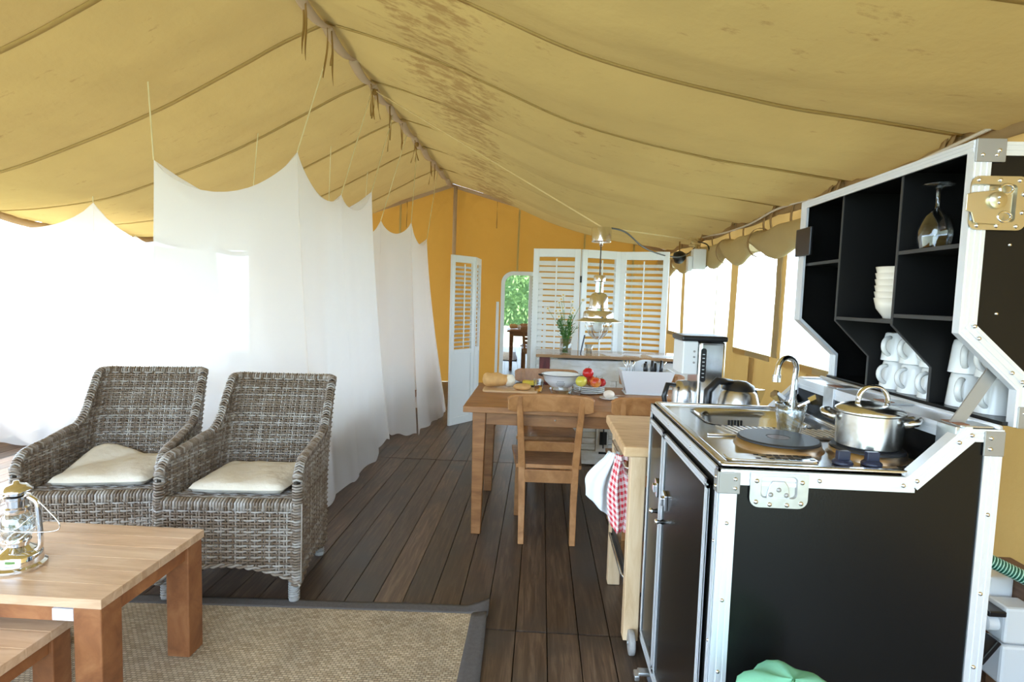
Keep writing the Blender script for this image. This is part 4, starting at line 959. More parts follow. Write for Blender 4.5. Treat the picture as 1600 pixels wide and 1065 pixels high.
# tea towels bunched over the rail
def bunch(x0, x1, yc, ztop, zl, zr, amp, ph, hook):
    # hangs in folds; u across, v down; the first bit loops over the rail
    def fn(u, v):
        sq = 0.55+0.45*sstep(0, 0.5, v)
        xm = (x0+x1)/2*sstep(0, 0.35, v)+0.365*(1-sstep(0, 0.35, v))
        x = xm+(u-0.5)*(x1-x0)*sq
        zb = lerp(zl, zr, u)-0.03*sin(u*PI)
        if v < 0.12:
            a = PI*(1-v/0.12); return Vector((x, yc+0.5*hook+0.02*cos(a)+amp*sin(u*9+ph)*0.6, ztop-0.012+0.02*sin(a)))
        t = (v-0.12)/0.88
        return Vector((x+0.006*sin(t*6+u*4+ph), yc+0.5*hook+0.02+0.0*t-2*0.02*min(1, t*3)+amp*sin(u*9+ph+t*0.8)+0.4*amp*sin(u*23+ph*2), lerp(ztop-0.012, zb, t)))
    return fn
g = G().grid(bunch(0.318, 0.402, 2.44, 0.755, 0.47, 0.44, 0.018, 1.0, 0.0), 30, 34, uv=True)
ob = obj('checked_towel', g, 'check', smooth=True); tag(ob, 'red and white checked tea towel hanging from the trolley rail', 'towel')
md = ob.modifiers.new('thick', 'SOLIDIFY'); md.thickness = 0.002
def wt(u, v):
    # crumpled cloth, wide corner drooping to the left
    z0 = 0.745; zl = lerp(0.54, 0.415, u)
    w0 = 0.05+0.10*sstep(0, 0.7, v)
    x = 0.372-(1-u)*w0-0.008*sin(v*5)
    return Vector((x, 2.54+0.016*sin(u*8+1)+0.008*sin(u*19+v*3), lerp(z0, zl, v)))
tag(obj('white_towel', G().sheet(wt, 20, 20, 0.003), 'towel', smooth=True), 'plain white cloth hanging behind the checked towel on the trolley', 'towel')

# coffee maker on the trolley
cmk = thing('coffee_maker', 'tall steel and black coffee maker standing on the trolley', 'coffee maker', (0.735, 2.69, 0.842), 0.0)
g = G(); g.box(-0.105, 0.105, -0.10, 0.10, 0, 0.03); obj('base', g, 'blackplastic', cmk, bevel=0.008)
g = G(); g.box(-0.025, 0.095, -0.095, 0.10, 0.03, 0.405); obj('tower', g, 'inox', cmk, bevel=0.015, seg=3)
g = G(); g.box(-0.095, -0.027, -0.09, 0.095, 0.255, 0.405); obj('brew_head', g, 'plasticw', cmk, bevel=0.006)
g = G(); g.box(-0.103, 0.100, -0.098, 0.104, 0.405, 0.43); obj('top_cover', g, 'blackplastic', cmk, bevel=0.008)
for z in (0.33, 0.355, 0.38):
    obj('button', G().lathe([(0, 0), (0.005, 0), (0.005, 0.003), (0, 0.003)], (-0.045, -0.09, z-0.02), 10, R=Rx(PI/2)), 'greyplate', cmk)
g = G(); g.prism(rrect(-0.005, 0.30, 0.024, 0.15, 0.01), 'y', -0.099, -0.094); obj('water_gauge', g, 'blackplastic', cmk)
for k in range(7):
    g = G(); g.box(-0.01, 0.0, -0.0995, -0.099, 0.245+k*0.017, 0.248+k*0.017); obj('gauge_mark', g, 'plasticw', cmk)
jg = obj('jug', G().lathe([(0, 0.031), (0.055, 0.031), (0.06, 0.06), (0.056, 0.17), (0.04, 0.215), (0, 0.22)], (-0.06, -0.02, 0), 24), 'inoxb', cmk, smooth=True)
obj('jug_handle', G().tube([(-0.115, -0.05, 0.20), (-0.15, -0.065, 0.205), (-0.165, -0.07, 0.15), (-0.15, -0.065, 0.08), (-0.12, -0.055, 0.06)], 0.011, 8, flat=1.2), 'blackplastic', jg, smooth=True)
# kettle (fifteen percent over the common size)
kt = thing('kettle', 'brushed steel electric kettle with black handle on the trolley', 'kettle', (0.835, 2.43, 0.842), 0.0)
obj('kettle_base', G().lathe([(0, 0), (0.085, 0), (0.085, 0.018), (0.075, 0.024), (0, 0.024)], (0, 0, 0), 30), 'blackplastic', kt, auto=True)
obj('kettle_body', G().lathe([(0, 0.024), (0.084, 0.024), (0.086, 0.05), (0.080, 0.13), (0.066, 0.185), (0.052, 0.205), (0, 0.215)], (0, 0, 0), 36), 'inoxb', kt, smooth=True)
obj('kettle_lid', G().lathe([(0.060, 0.196), (0.054, 0.212), (0.03, 0.226), (0, 0.23)], (0, 0, 0), 30), 'blackplastic', kt, smooth=True)
g = G(); vs = [(0.055, -0.03, 0.20), (0.055, 0.03, 0.20), (0.10, 0, 0.198), (0.075, -0.02, 0.15), (0.075, 0.02, 0.15)]
g.add(vs, [(0, 1, 2), (0, 2, 3), (1, 4, 2), (3, 2, 4), (0, 3, 4, 1)]); obj('spout', g, 'inox', kt, smooth=False)
obj('kettle_handle', G().tube([(-0.03, -0.01, 0.222), (-0.085, -0.02, 0.228), (-0.118, -0.025, 0.19), (-0.12, -0.025, 0.12), (-0.10, -0.02, 0.05), (-0.08, -0.01, 0.04)], [0.012, 0.015, 0.016, 0.015, 0.013, 0.012], 10, flat=1.2), 'blackplastic', kt, smooth=True)
kt.scale = (1.12, 1.12, 1.13)

# ============================================================ DINING TABLE
dt = thing('dining_table', 'long brown wooden dining table with tapered legs', 'table', (0.42, 3.76, 0))
TL, TR_, TN, TF = -0.433-0.42, 1.28-0.42, 3.285-3.76, 4.22-3.76
for k in range(6):
    ya = lerp(TN, TF, k/6); yb = lerp(TN, TF, (k+1)/6)
    g = G(); g.box(TL, TR_, ya+0.0008, yb-0.0008, 0.745, 0.78); obj('top_plank', g, 'table', dt, bevel=0.003)
for x in (TL+0.052, TR_-0.13):
    for y in (TN+0.045, TF-0.12):
        g = G()
        w0, w1 = 0.078, 0.056
        ix = x if x < 0 else x+0.0
        if x < 0: a = [(ix, y), (ix+w0, y), (ix+w0, y+w0), (ix, y+w0)]; b = [(ix+0.006, y+0.006), (ix+0.006+w1, y+0.006), (ix+0.006+w1, y+0.006+w1), (ix+0.006, y+0.006+w1)]
        else: a = [(ix, y), (ix+w0, y), (ix+w0, y+w0), (ix, y+w0)]; b = [(ix+0.016, y+0.006), (ix+0.016+w1, y+0.006), (ix+0.016+w1, y+0.006+w1), (ix+0.016, y+0.006+w1)]
        vs = [(p[0], p[1], 0) for p in b]+[(p[0], p[1], 0.745) for p in a]
        g.add(vs, [(0, 3, 2, 1), (4, 5, 6, 7), (0, 1, 5, 4), (1, 2, 6, 5), (2, 3, 7, 6), (3, 0, 4, 7)]); obj('leg', g, 'table', dt, bevel=0.004)
for y in (TN+0.06, TF-0.09):
    g = G(); g.box(TL+0.13, TR_-0.13, y, y+0.022, 0.665, 0.745); obj('apron', g, 'table', dt, bevel=0.002)
for x in (TL+0.08, TR_-0.10):
    g = G(); g.box(x, x+0.022, TN+0.123, TF-0.12, 0.665, 0.745); obj('apron', g, 'table', dt, bevel=0.002)
obj('apron_screw', rivet((0.105-0.42+0.0, TN+0.06, 0.705), NY, 0.006), 'zinc', dt, smooth=True)

# dining chairs: local front = +y (towards the table), back rail at y=0
def make_chair(label):
    t = thing('dining_chair', label, 'chair', (0, 0, 0), 0, 'wooden chairs at the dining table')
    for s_ in (-1, 1):
        # rear leg + back post in one sweep
        pts = [(s_*0.148, -0.005, 0.0), (s_*0.150, 0.03, 0.22), (s_*0.155, 0.05, 0.44), (s_*0.166, 0.03, 0.62), (s_*0.180, -0.012, 0.86)]
        g = G()
        for a, b in zip(pts, pts[1:]): pass
        ring = []
        for i, p in enumerate(pts):
            hw = [0.017, 0.019, 0.021, 0.019, 0.016][i]; hd = [0.02, 0.022, 0.024, 0.02, 0.016][i]
            ring.append([(p[0]-hw, p[1]-hd, p[2]), (p[0]+hw, p[1]-hd, p[2]), (p[0]+hw, p[1]+hd, p[2]), (p[0]-hw, p[1]+hd, p[2])])
        vs = [v for r in ring for v in r]; fs = [(3, 2, 1, 0)]+[(k*4+i, k*4+(i+1) % 4, k*4+4+(i+1) % 4, k*4+4+i) for k in range(4) for i in range(4)]+[(16, 17, 18, 19)]
        g.add(vs, fs); obj('rear_leg', g, 'chairwood', t, bevel=0.004)
        g = G(); g.bar((s_*0.185, 0.43, 0), (s_*0.178, 0.42, 0.43), 0.03, 0.03, up=(0, 1, 0), w2=0.04, h2=0.04); obj('front_leg', g, 'chairwood', t, bevel=0.003)
        g = G(); g.bar((s_*0.165, 0.06, 0.405), (s_*0.178, 0.42, 0.405), 0.022, 0.055); obj('side_rail', g, 'chairwood', t, bevel=0.002)
    # seat slightly dished
    def seat(u, v):
        y = lerp(0.035, 0.465, v); hw = lerp(0.19, 0.225, v); x = (u-0.5)*2*hw
        return Vector((x, y, 0.445-0.012*(1-(2*u-1)**2)*(1-(2*v-1)**2)))
    obj('seat', G().sheet(seat, 12, 10, 0.024), 'chairwood', t, smooth=False, bevel=0.003)
    g = G(); g.bar((-0.14, 0.032, 0.39), (0.14, 0.032, 0.39), 0.022, 0.075, up=(0, 0, 1)); obj('rear_rail', g, 'chairwood', t, bevel=0.003)
    g = G(); g.bar((-0.165, 0.42, 0.40), (0.165, 0.42, 0.40), 0.022, 0.06, up=(0, 0, 1)); obj('front_rail', g, 'chairwood', t, bevel=0.003)
    def curved(z0, z1, hw, y0, y1, bow, rnd, th):
        def fn(u, v):
            x = (u-0.5)*2*hw; e = abs(2*u-1); z = lerp(z0, z1, v)
            c = (z0+z1)/2; k = 1 if e < 0.82 else 1-rnd*((e-0.82)/0.18)**2
            zz = c+(z-c)*k+bow*0.25*(1-e*e)
            return Vector((x, lerp(y0, y1, v)+0.025*(1-e*e)-0.012, zz))
        return G().sheet(fn, 24, 4, th)
    obj('crest_rail', curved(0.768, 0.868, 0.243, 0.003, -0.016, 0.03, 0.35, 0.024), 'chairwood', t, smooth=False, bevel=0.003)
    obj('back_slat', curved(0.535, 0.595, 0.155, 0.052, 0.04, -0.02, 0.1, 0.016), 'chairwood', t, bevel=0.002)
    return t
ch = make_chair('wooden dining chair in the foreground with its back to the camera'); ch.location = (0.075, 3.25, 0); ch.rotation_euler = (0, 0, 0.02)
dup(ch, (0.66, 3.25, 0), -0.03, 'wooden dining chair half hidden behind the trolley top')
dup(ch, (0.06, 4.42, 0), PI+0.05, 'wooden dining chair on the far side of the table behind the colander')
dup(ch, (0.86, 4.40, 0), PI-0.06, 'wooden dining chair on the far side of the table behind the white caddy')

# ---- things on the dining table
ZT = 0.7805
lf = thing('bread_loaf', 'crusty bread loaf with a torn pale end on the board', 'bread', (-0.275, 3.95, ZT+0.0145), 0.25)
def loaf(u, v):
    a = u*2*PI; t = v; r = 0.062*(1-(2*t-1)**4)**0.5*(1-0.25*t)+0.001
    return (lerp(-0.115, 0.07, t), r*1.05*cos(a), 0.052+r*0.85*sin(a)+0.004*sin(t*14)*max(0, sin(a)))
obj('crust', G().grid(loaf, 24, 20), 'crust', lf, smooth=True)
def crumb(u, v):
    a = u*2*PI; r = 0.05*sin(PI*min(0.97, v*0.97+0.03))*(1+0.12*sin(a*5+v*7))
    return (0.075-0.04*cos(PI*v), r*cos(a), 0.047+r*0.85*sin(a))
obj('crumb', G().grid(crumb, 20, 10), 'crumb', lf, smooth=True)
g = G(); g.prism(rrect(-0.19, 3.90, 0.37, 0.20, 0.03), 'z', ZT, ZT+0.014); g.v = [(x+0.19, y-3.90, z-ZT) for x, y, z in g.v]
tag(obj('bread_board', g, 'block', loc=(-0.19, 3.90, ZT), bevel=0.003), 'thin wooden board under the bread', 'board')
pb = thing('bread_piece', 'small broken piece of bread on the board edge', 'bread', (-0.115, 3.86, ZT+0.0145))
def piece(u, v):
    a = u*2*PI; r = 0.055*sin(PI*v)**0.7*(1+0.12*sin(a*3+1)); return (r*1.1*cos(a), r*0.7*sin(a), 0.022-0.022*cos(PI*v)+0.012*sin(a*2)*v*(1-v)*2)
obj('piece', G().grid(piece, 18, 10), 'crust', pb, smooth=True)
bd = thing('butter_dish', 'dark dish holding yellow butter beside the tea glass', 'dish', (-0.06, 4.10, ZT))
obj('dish', G().lathe([(0, 0), (0.05, 0), (0.085, 0.022), (0.082, 0.024), (0.048, 0.006), (0, 0.006)], (0, 0, 0), 28, sx=1.25), 'shelfedge', bd, smooth=True)
g = G(); g.box(-0.055, 0.05, -0.035, 0.035, 0.007, 0.045); obj('butter', g, 'butter', bd, bevel=0.008)
tg = thing('tea_glass', 'faceted glass half full of amber tea', 'glass', (-0.02+0.02, 3.86, ZT))
obj('glass', G().lathe([(0, 0), (0.026, 0), (0.034, 0.09), (0.0315, 0.09), (0.024, 0.006), (0, 0.006)], (0, 0, 0), 12), 'glass', tg)
obj('tea', G().lathe([(0, 0.007), (0.0235, 0.007), (0.028, 0.05), (0, 0.05)], (0, 0, 0), 24), 'tea', tg, smooth=True)
cl = thing('colander', 'white enamel colander on a small foot with pierced holes', 'colander', (0.155, 4.02, ZT))
obj('bowl', G().lathe([(0.045, 0), (0.055, 0.0), (0.05, 0.015), (0.08, 0.03), (0.115, 0.068), (0.128, 0.108), (0.136, 0.11), (0.136, 0.113), (0.125, 0.112), (0.111, 0.07), (0.075, 0.034), (0, 0.02)], (0, 0, 0), 40), 'enamel', cl, smooth=True)
for k in range(-4, 5):
    for j in range(4):
        z = 0.036+j*0.012; r = interp([(0.03, 0.081), (0.068, 0.1155), (0.108, 0.1285)], z)
        if (k*k*0.5+(j-1.5)**2*1.5) > 7: continue
        a = -PI/2-0.05+k*0.085
        obj('hole', G().lathe([(0, 0.0012), (0.0028, 0.0012), (0.0028, -0.002)], (r*cos(a), r*sin(a), z), 6, R=Vector((cos(a), sin(a), -0.8)).to_track_quat('Z', 'Y').to_matrix()), 'hole', cl)
for s_ in (-1, 1):
    obj('handle', G().tube([(s_*0.128, -0.03, 0.098), (s_*0.15, -0.028, 0.103), (s_*0.156, 0, 0.105), (s_*0.15, 0.028, 0.103), (s_*0.128, 0.03, 0.098)], 0.0035, 6), 'cable', cl, smooth=True)
obj('rim_line', G().tube([(0.1365*cos(2*PI*k/40), 0.1365*sin(2*PI*k/40), 0.1115) for k in range(40)], 0.0022, 6, closed=True), 'knobblue', cl, smooth=True)
tag(obj('glass_bowl', G().lathe([(0, 0), (0.05, 0), (0.075, 0.03), (0.08, 0.05), (0.077, 0.05), (0.07, 0.03), (0.047, 0.006), (0, 0.006)], (0, 0, 0), 14), 'glass', loc=(0.15, 3.76, ZT)), 'clear cut glass bowl in front of the colander', 'bowl')
tag(obj('glass_dish', G().lathe([(0, 0), (0.03, 0), (0.036, 0.07), (0.033, 0.07), (0.028, 0.006), (0, 0.006)], (0, 0, 0), 12), 'glass', loc=(0.245, 3.74, ZT)), 'clear glass tumbler between the glass bowl and the plates', 'glass')
plm = mesh_of(G().lathe([(0, 0), (0.07, 0), (0.078, 0.004), (0.108, 0.013), (0.108, 0.016), (0.075, 0.008), (0, 0.006)], (0, 0, 0), 36), 'plate', 'china', True)
for k in range(4):
    o = obj('plate', plm, None, loc=(0.345, 3.93, ZT+k*0.0125)); tag(o, 'white dinner plate in the stack under the apples, %s' % ['lowest', 'second from below', 'second from top', 'topmost'][k], 'plate', 'stack of plates under the apples')
def apple(x, y, z, r, mat, label):
    t = thing('apple', label, 'apple', (x, y, z), 0, 'apples on the plate stack')
    pr = []
    for k in range(15):
        a = PI*k/14; rr = r*sin(a)*(1.0+0.06*cos(a)); zz = -r*0.93*cos(a)
        if k > 11: zz -= r*0.10*(k-11)/3*(k-11)/3
        pr.append((max(0, rr) if 0 < k < 14 else 0, zz+r*0.93))
    obj('flesh', G().lathe(pr, (0, 0, 0), 22), mat, t, smooth=True)
    obj('stalk', G().tube([(0, 0, r*1.68), (0.003, 0, r*1.95), (0.007, 0.0, r*2.1)], 0.0018, 5), 'beam', t)
zp = ZT+3*0.0125+0.0085
apple(0.29, 3.90, zp, 0.040, 'apple_yellow', 'yellow apple on the topmost plate')
apple(0.385, 3.885, zp, 0.038, 'apple_mix', 'red and orange apple at the front right of the plate')
apple(0.358, 3.965, zp, 0.038, 'apple_mix', 'orange-red apple at the back of the plate')
apple(0.435-0.005, 3.94, zp, 0.031, 'apple_red', 'small red apple at the right edge of the plate')
apple(0.335, 3.925, zp+0.058, 0.038, 'apple_red', 'bright red apple lying on top of the others')
tag(obj('saucer', G().lathe([(0, 0), (0.035, 0), (0.06, 0.012), (0.06, 0.015), (0.034, 0.006), (0, 0.005)], (0, 0, 0), 28), 'china', loc=(0.455, 3.70, ZT), smooth=True), 'small white saucer carrying a pale round roll', 'saucer')
tag(obj('bread_roll', G().lathe([(0, 0)]+[(0.036*sin(PI*k/10), 0.027-0.027*cos(PI*k/10)) for k in range(1, 10)]+[(0, 0.054)], (0, 0, 0), 20), 'egg', loc=(0.455, 3.70, ZT+0.0065), smooth=True), 'pale round roll on the small white saucer', 'food')
# white caddy with utensils
cd = thing('utensil_caddy', 'white tapered caddy with an arched handle full of cutlery', 'caddy', (0.735, 4.0, ZT))
def tap(w0, d0, w1, d1, z0, z1, th):
    g = G()
    def rect(w, d, z): return [(-w/2, -d/2, z), (w/2, -d/2, z), (w/2, d/2, z), (-w/2, d/2, z)]
    vs = rect(w0, d0, z0)+rect(w1, d1, z1)+rect(w1-2*th, d1-2*th, z1)+rect(w0-2*th, d0-2*th, z0+th)
    fs = [(3, 2, 1, 0), (12, 13, 14, 15)]
    for k in range(3):
        for i in range(4): fs.append((k*4+i, k*4+(i+1) % 4, k*4+4+(i+1) % 4, k*4+4+i))
    g.add(vs, fs); return g
obj('tub', tap(0.27, 0.15, 0.36, 0.22, 0.008, 0.165, 0.012), 'caddy', cd, bevel=0.002)
g = G(); g.box(-0.145, 0.145, -0.085, 0.085, 0, 0.008); obj('foot', g, 'caddy', cd, bevel=0.003)
outer = [(-0.11, 0.10), (-0.11, 0.17)]+[(-0.11*cos(PI*k/14), 0.17+0.065*sin(PI*k/14)) for k in range(1, 14)]+[(0.11, 0.17), (0.11, 0.10)]
g = G(); n = 24
inn = [(0.032*cos(2*PI*k/n), 0.192+0.017*sin(2*PI*k/n)) for k in range(n)]
def strip_with_hole(g, th):
    cx, cz = 0, 0.192
    out = []
    for k in range(n):
        a = 2*PI*k/n; d = Vector((cos(a), sin(a)))
        # ray to outline
        best = 9
        for p, q in zip(outer, outer[1:]+outer[:1]):
            ex, ez = q[0]-p[0], q[1]-p[1]; den = d.x*ez-d.y*ex
            if abs(den) < 1e-9: continue
            t = ((p[0]-cx)*ez-(p[1]-cz)*ex)/den; s2 = ((p[0]-cx)*d.y-(p[1]-cz)*d.x)/den
            if t > 0 and -1e-6 <= s2 <= 1+1e-6: best = min(best, t)
        out.append((cx+d.x*best, cz+d.y*best))
    vs = [(x, -th, z) for x, z in out]+[(x, -th, z) for x, z in inn]+[(x, th, z) for x, z in out]+[(x, th, z) for x, z in inn]
    fs = []
    for i in range(n):
        j = (i+1) % n
        fs += [(i, j, n+j, n+i), (2*n+j, 2*n+i, 3*n+i, 3*n+j), (n+i, n+j, 3*n+j, 3*n+i), (j, i, 2*n+i, 2*n+j)]
    g.add(vs, fs)
strip_with_hole(g, 0.006); obj('handle_board', g, 'caddy', cd)
for k in range(6):
    x = 0.725+k*0.023; o = thing('utensil', 'black handled utensil standing in the white caddy', 'utensil', (x, 3.955+0.012*(k % 2), ZT+0.021), random.uniform(0, 3), 'black utensils in the caddy')
    lean = random.uniform(-0.02, 0.03)
    obj('shaft', G().tube([(0, 0, 0), (lean*0.5, 0, 0.10)], 0.003, 6), 'inoxb', o)
    obj('grip', G().tube([(lean*0.5, 0, 0.10), (lean*0.8, 0.0, 0.15), (lean, 0, 0.195+0.01*(k % 3))], [0.006, 0.010, 0.008], 8, flat=1.3), 'blackplastic', o, smooth=True)
for k in range(7):
    x = [0.59, 0.605, 0.62, 0.635, 0.832, 0.845, 0.65][k]; o = thing('cutlery', 'steel cutlery handle standing in the white caddy', 'cutlery', (x, 3.96+0.02*(k % 3), ZT+0.021), random.uniform(0, 3), 'steel cutlery in the caddy')
    obj('stem', G().tube([(0, 0, 0), (random.uniform(-0.01, 0.01), 0, 0.17), (random.uniform(-0.03, 0.03), 0, 0.205)], [0.003, 0.004, 0.007], 6, flat=0.4), 'inox', o, smooth=True)
tag(obj('knife', G().bar((-0.05, 0, 0.002), (0.05, 0.01, 0.002), 0.014, 0.003), 'inox', loc=(0.53, 3.84, ZT)), 'steel knife lying on the table before the caddy', 'knife')

# ============================================================ BAR CABINET
br = thing('bar_cabinet', 'weathered white plank sideboard with brown top and dark red post', 'sideboard', (0.62, 5.05, 0))
BO = Vector((0.62, 5.05, 0))
def bob(nm, a, mat, bev=0.003):
    g = G(); g.box(*a); g.v = [tuple(Vector(v)-BO) for v in g.v]; return obj(nm, g, mat, br, bevel=bev)
bob('top', (-0.03, 1.30, 4.80, 5.30, 0.925, 0.95), 'bartop', 0.004)
bob('post', (0.0, 0.09, 4.85, 4.94, 0.0, 0.925), 'redwood', 0.004)
bob('post_trim', (-0.06, -0.002, 4.86, 4.93, 0.0, 0.6), 'paint', 0.003)
bob('post_trim', (0.092, 0.155, 4.86, 4.93, 0.0, 0.72), 'paint', 0.003)
bob('back_board', (0.16, 1.28, 5.1, 5.12, 0.05, 0.92), 'whitewood')
bob('end_board', (1.26, 1.28, 4.87, 5.1, 0.0, 0.92), 'whitewood')
bob('top_rail', (0.092, 1.28, 4.862, 4.895, 0.735, 0.905), 'whitewood')
for k in range(9):
    x = 0.16+k*0.124; bob('vertical_plank', (x+0.002, x+0.122, 4.872, 4.89, 0.50, 0.735), 'whitewood')
for k in range(7):
    z = 0.135+k*0.052; bob('louvre_board', (0.16, 0.50, 4.875+0.004*(k % 2), 4.892, z+0.0015, z+0.050), 'whitewood')
bob('stile', (0.505, 0.605, 4.862, 4.895, 0.0, 0.735), 'whitewood')
for k in range(7):
    z = 0.135+k*0.052; bob('louvre_board', (0.61, 1.25, 4.875+0.004*(k % 2), 4.892, z+0.0015, z+0.050), 'whitewood')
bob('plinth', (0.158, 1.28, 4.858, 4.895, 0.015, 0.128), 'whitewood')
lt = bob('slide_bolt', (0.535, 0.595, 4.85, 4.862, 0.19, 0.30), 'cable', 0.002)
bob('bolt_rod', (0.561, 0.570, 4.842, 4.856, 0.16, 0.35), 'cable', 0.001)
bob('bolt_keep', (0.53, 0.60, 4.846, 4.858, 0.11, 0.128), 'cable', 0.002)
ZB = 0.9505
# vase with daisies
vz = thing('flower_vase', 'glass vase of white daisies and green stems on the sideboard', 'vase', (0.22, 4.93, ZB))
obj('glass', G().lathe([(0, 0), (0.045, 0), (0.048, 0.004), (0.050, 0.13), (0.0465, 0.13), (0.0445, 0.008), (0, 0.008)], (0, 0, 0), 24), 'glass', vz, smooth=True)
for k in range(26):
    a = random.uniform(0, 6.28); sp = random.uniform(0.2, 1); h = random.uniform(0.22, 0.36)
    top_ = Vector((cos(a)*sp*0.10, sin(a)*sp*0.10, h)); st = Vector((cos(a+2)*0.025, sin(a+2)*0.025, 0.01))
    g = G(); g.tube([st, st.lerp(top_, 0.5)+Vector((0, 0, 0.03)), top_], 0.0022, 5)
    for j in range(4):
        t = 0.45+j*0.14; p = st.lerp(top_, t); b = random.uniform(0, 6.28); d = Vector((cos(b), sin(b), 0.5))*0.045; e = Vector((-sin(b), cos(b), 0))*0.009
        g.add([p, p+d*0.5+e, p+d, p+d*0.5-e], [(0, 1, 2, 3)])
    obj('green_stem', g, 'leaf', vz)
for k in range(15):
    a = random.uniform(0, 6.28); sp = random.uniform(0.3, 1); h = random.uniform(0.30, 0.50)
    top_ = Vector((cos(a)*sp*0.19, sin(a)*sp*0.12, h)); st = Vector((cos(a+2)*0.02, sin(a+2)*0.02, 0.01))
    fl = obj('flower_stem', G().tube([st, Vector((top_.x*0.3, top_.y*0.3, h*0.55)), top_], 0.0016, 5), 'leaf', vz)
    nrm = Vector((random.uniform(-0.4, 0.4), -0.9, random.uniform(0.1, 0.9))).normalized(); R = nrm.to_track_quat('Z', 'Y').to_matrix()
    g = G()
    for j in range(11):
        b = 2*PI*j/11; c0 = Vector((cos(b), sin(b), 0)); c1 = Vector((-sin(b), cos(b), 0))
        g.add([top_+R @ (c0*0.006-c1*0.002), top_+R @ (c0*0.018-c1*0.0042+Vector((0, 0, 0.001))), top_+R @ (c0*0.022), top_+R @ (c0*0.018+c1*0.0042+Vector((0, 0, 0.001))), top_+R @ (c0*0.006+c1*0.002)], [(0, 1, 2, 3, 4)])
    obj('petals', g, 'petal', fl)
    obj('flower_eye', G().lathe([(0.0075, 0), (0.006, 0.004), (0, 0.0055)], top_, 8, R=R), 'yolk', fl, smooth=True)
for x, y, lb in ((0.42, 4.93, 'small glass tumbler right of the flower vase on the sideboard'),):
    tag(obj('tumbler', tm, None, loc=(x, y, ZB)), lb, 'glass')
pen = thing('blue_pen', 'dark blue stick leaning beside the vase on the sideboard', 'pen', (0.355, 5.0, ZB)); obj('stick', G().tube([(0, 0, 0), (0.03, 0.0, 0.16)], 0.006, 8), 'knobblue', pen)
for k, (x, y, a, lb) in enumerate(((0.62, 4.98, 0.2, 'pale leaflet on the sideboard left of the caddy'), (0.80, 5.03, -0.3, 'pale leaflet on the sideboard behind the caddy handle'), (1.05, 4.96, 0.1, 'large pale sheet at the right end of the sideboard'))):
    g = G(); s_ = 1 if k < 2 else 1.5; g.box(-0.075*s_, 0.075*s_, -0.1, 0.1, 0, 0.0015); tag(obj('leaflet', g, 'paper', loc=(x, y, ZB), rot=(0, 0, a)), lb, 'paper')

# ============================================================ LOUVRE SCREENS
def louvre_panel(par, p, q, z0, z1, zsplit, pitch, th=0.03, stile=0.055, slat_w=0.035, mid=True, tilt=0.45):
    p = Vector((*p, 0)); q = Vector((*q, 0)); d = (q-p); W = d.length; d.normalize(); nrm = Vector((d.y, -d.x, 0))
    ang = math.atan2(d.y, d.x); R = Rz(ang); base = p
    def bx(nm, u0, u1, za, zb, t=th, mat='paint', bev=0.002):
        g = G(); c = base+d*((u0+u1)/2)+Vector((0, 0, (za+zb)/2)); g.obox(c, (u1-u0, t, zb-za), R); return obj(nm, g, mat, par, bevel=bev)
    bx('stile', 0.002, stile, z0, z1); bx('stile', W-stile, W-0.002, z0, z1)
    bx('rail', stile, W-stile, z1-0.075, z1); bx('rail', stile, W-stile, zsplit-0.05, zsplit); bx('rail', stile, W-stile, z0, z0+0.08)
    bx('solid_panel', stile, W-stile, z0+0.08, zsplit-0.05, 0.012)
    zz = zsplit+pitch*0.6
    sl = G(); sl.obox((0, 0, 0), (W-2*stile, slat_w, 0.006), Rx(tilt)); me = mesh_of(sl, 'slat', 'paint')
    while zz < z1-0.075-pitch*0.3:
        o = obj('slat', me, None, par, loc=base+d*(W/2)+Vector((0, 0, zz)), rot=(0, 0, ang)); zz += pitch
    if mid:
        g = G(); c = base+d*(W/2)-Vector((-nrm.x, -nrm.y, 0))*(-0.0); g.obox(base+d*(W/2)+nrm*0.022+Vector((0, 0, (zsplit+z1-0.075)/2)), (0.012, 0.008, z1-0.075-zsplit-0.03), R); obj('tilt_rod', g, 'paint', par)
sc = thing('folding_screen', 'white three-panel louvred folding screen behind the sideboard', 'screen', (0, 0, 0))
louvre_panel(sc, (-0.085, 5.42), (0.352, 5.36), 0.02, 1.875, 0.62, 0.0545, slat_w=0.044, tilt=1.1)
louvre_panel(sc, (0.360, 5.37), (0.735, 5.55), 0.02, 1.875, 0.62, 0.0545, slat_w=0.040, tilt=0.75)
louvre_panel(sc, (0.740, 5.55), (1.165, 5.40), 0.02, 1.875, 0.62, 0.0545, slat_w=0.040, tilt=0.7)
for z in (1.6, 0.9, 0.3):
    g = G(); g.box(0.347, 0.364, 5.338, 5.352, z-0.03, z+0.03); obj('hinge', g, 'cable', sc)
s2 = thing('folding_screen', 'narrow white louvred screen standing open beside the mosquito nets', 'screen', (0, 0, 0))
louvre_panel(s2, (-0.968, 6.14), (-0.752, 6.46), 0.0, 1.85, 0.83, 0.048, stile=0.05, tilt=-0.5)
louvre_panel(s2, (-0.750, 6.47), (-0.735, 6.83), 0.0, 1.85, 0.83, 0.048, stile=0.05, tilt=-0.5)

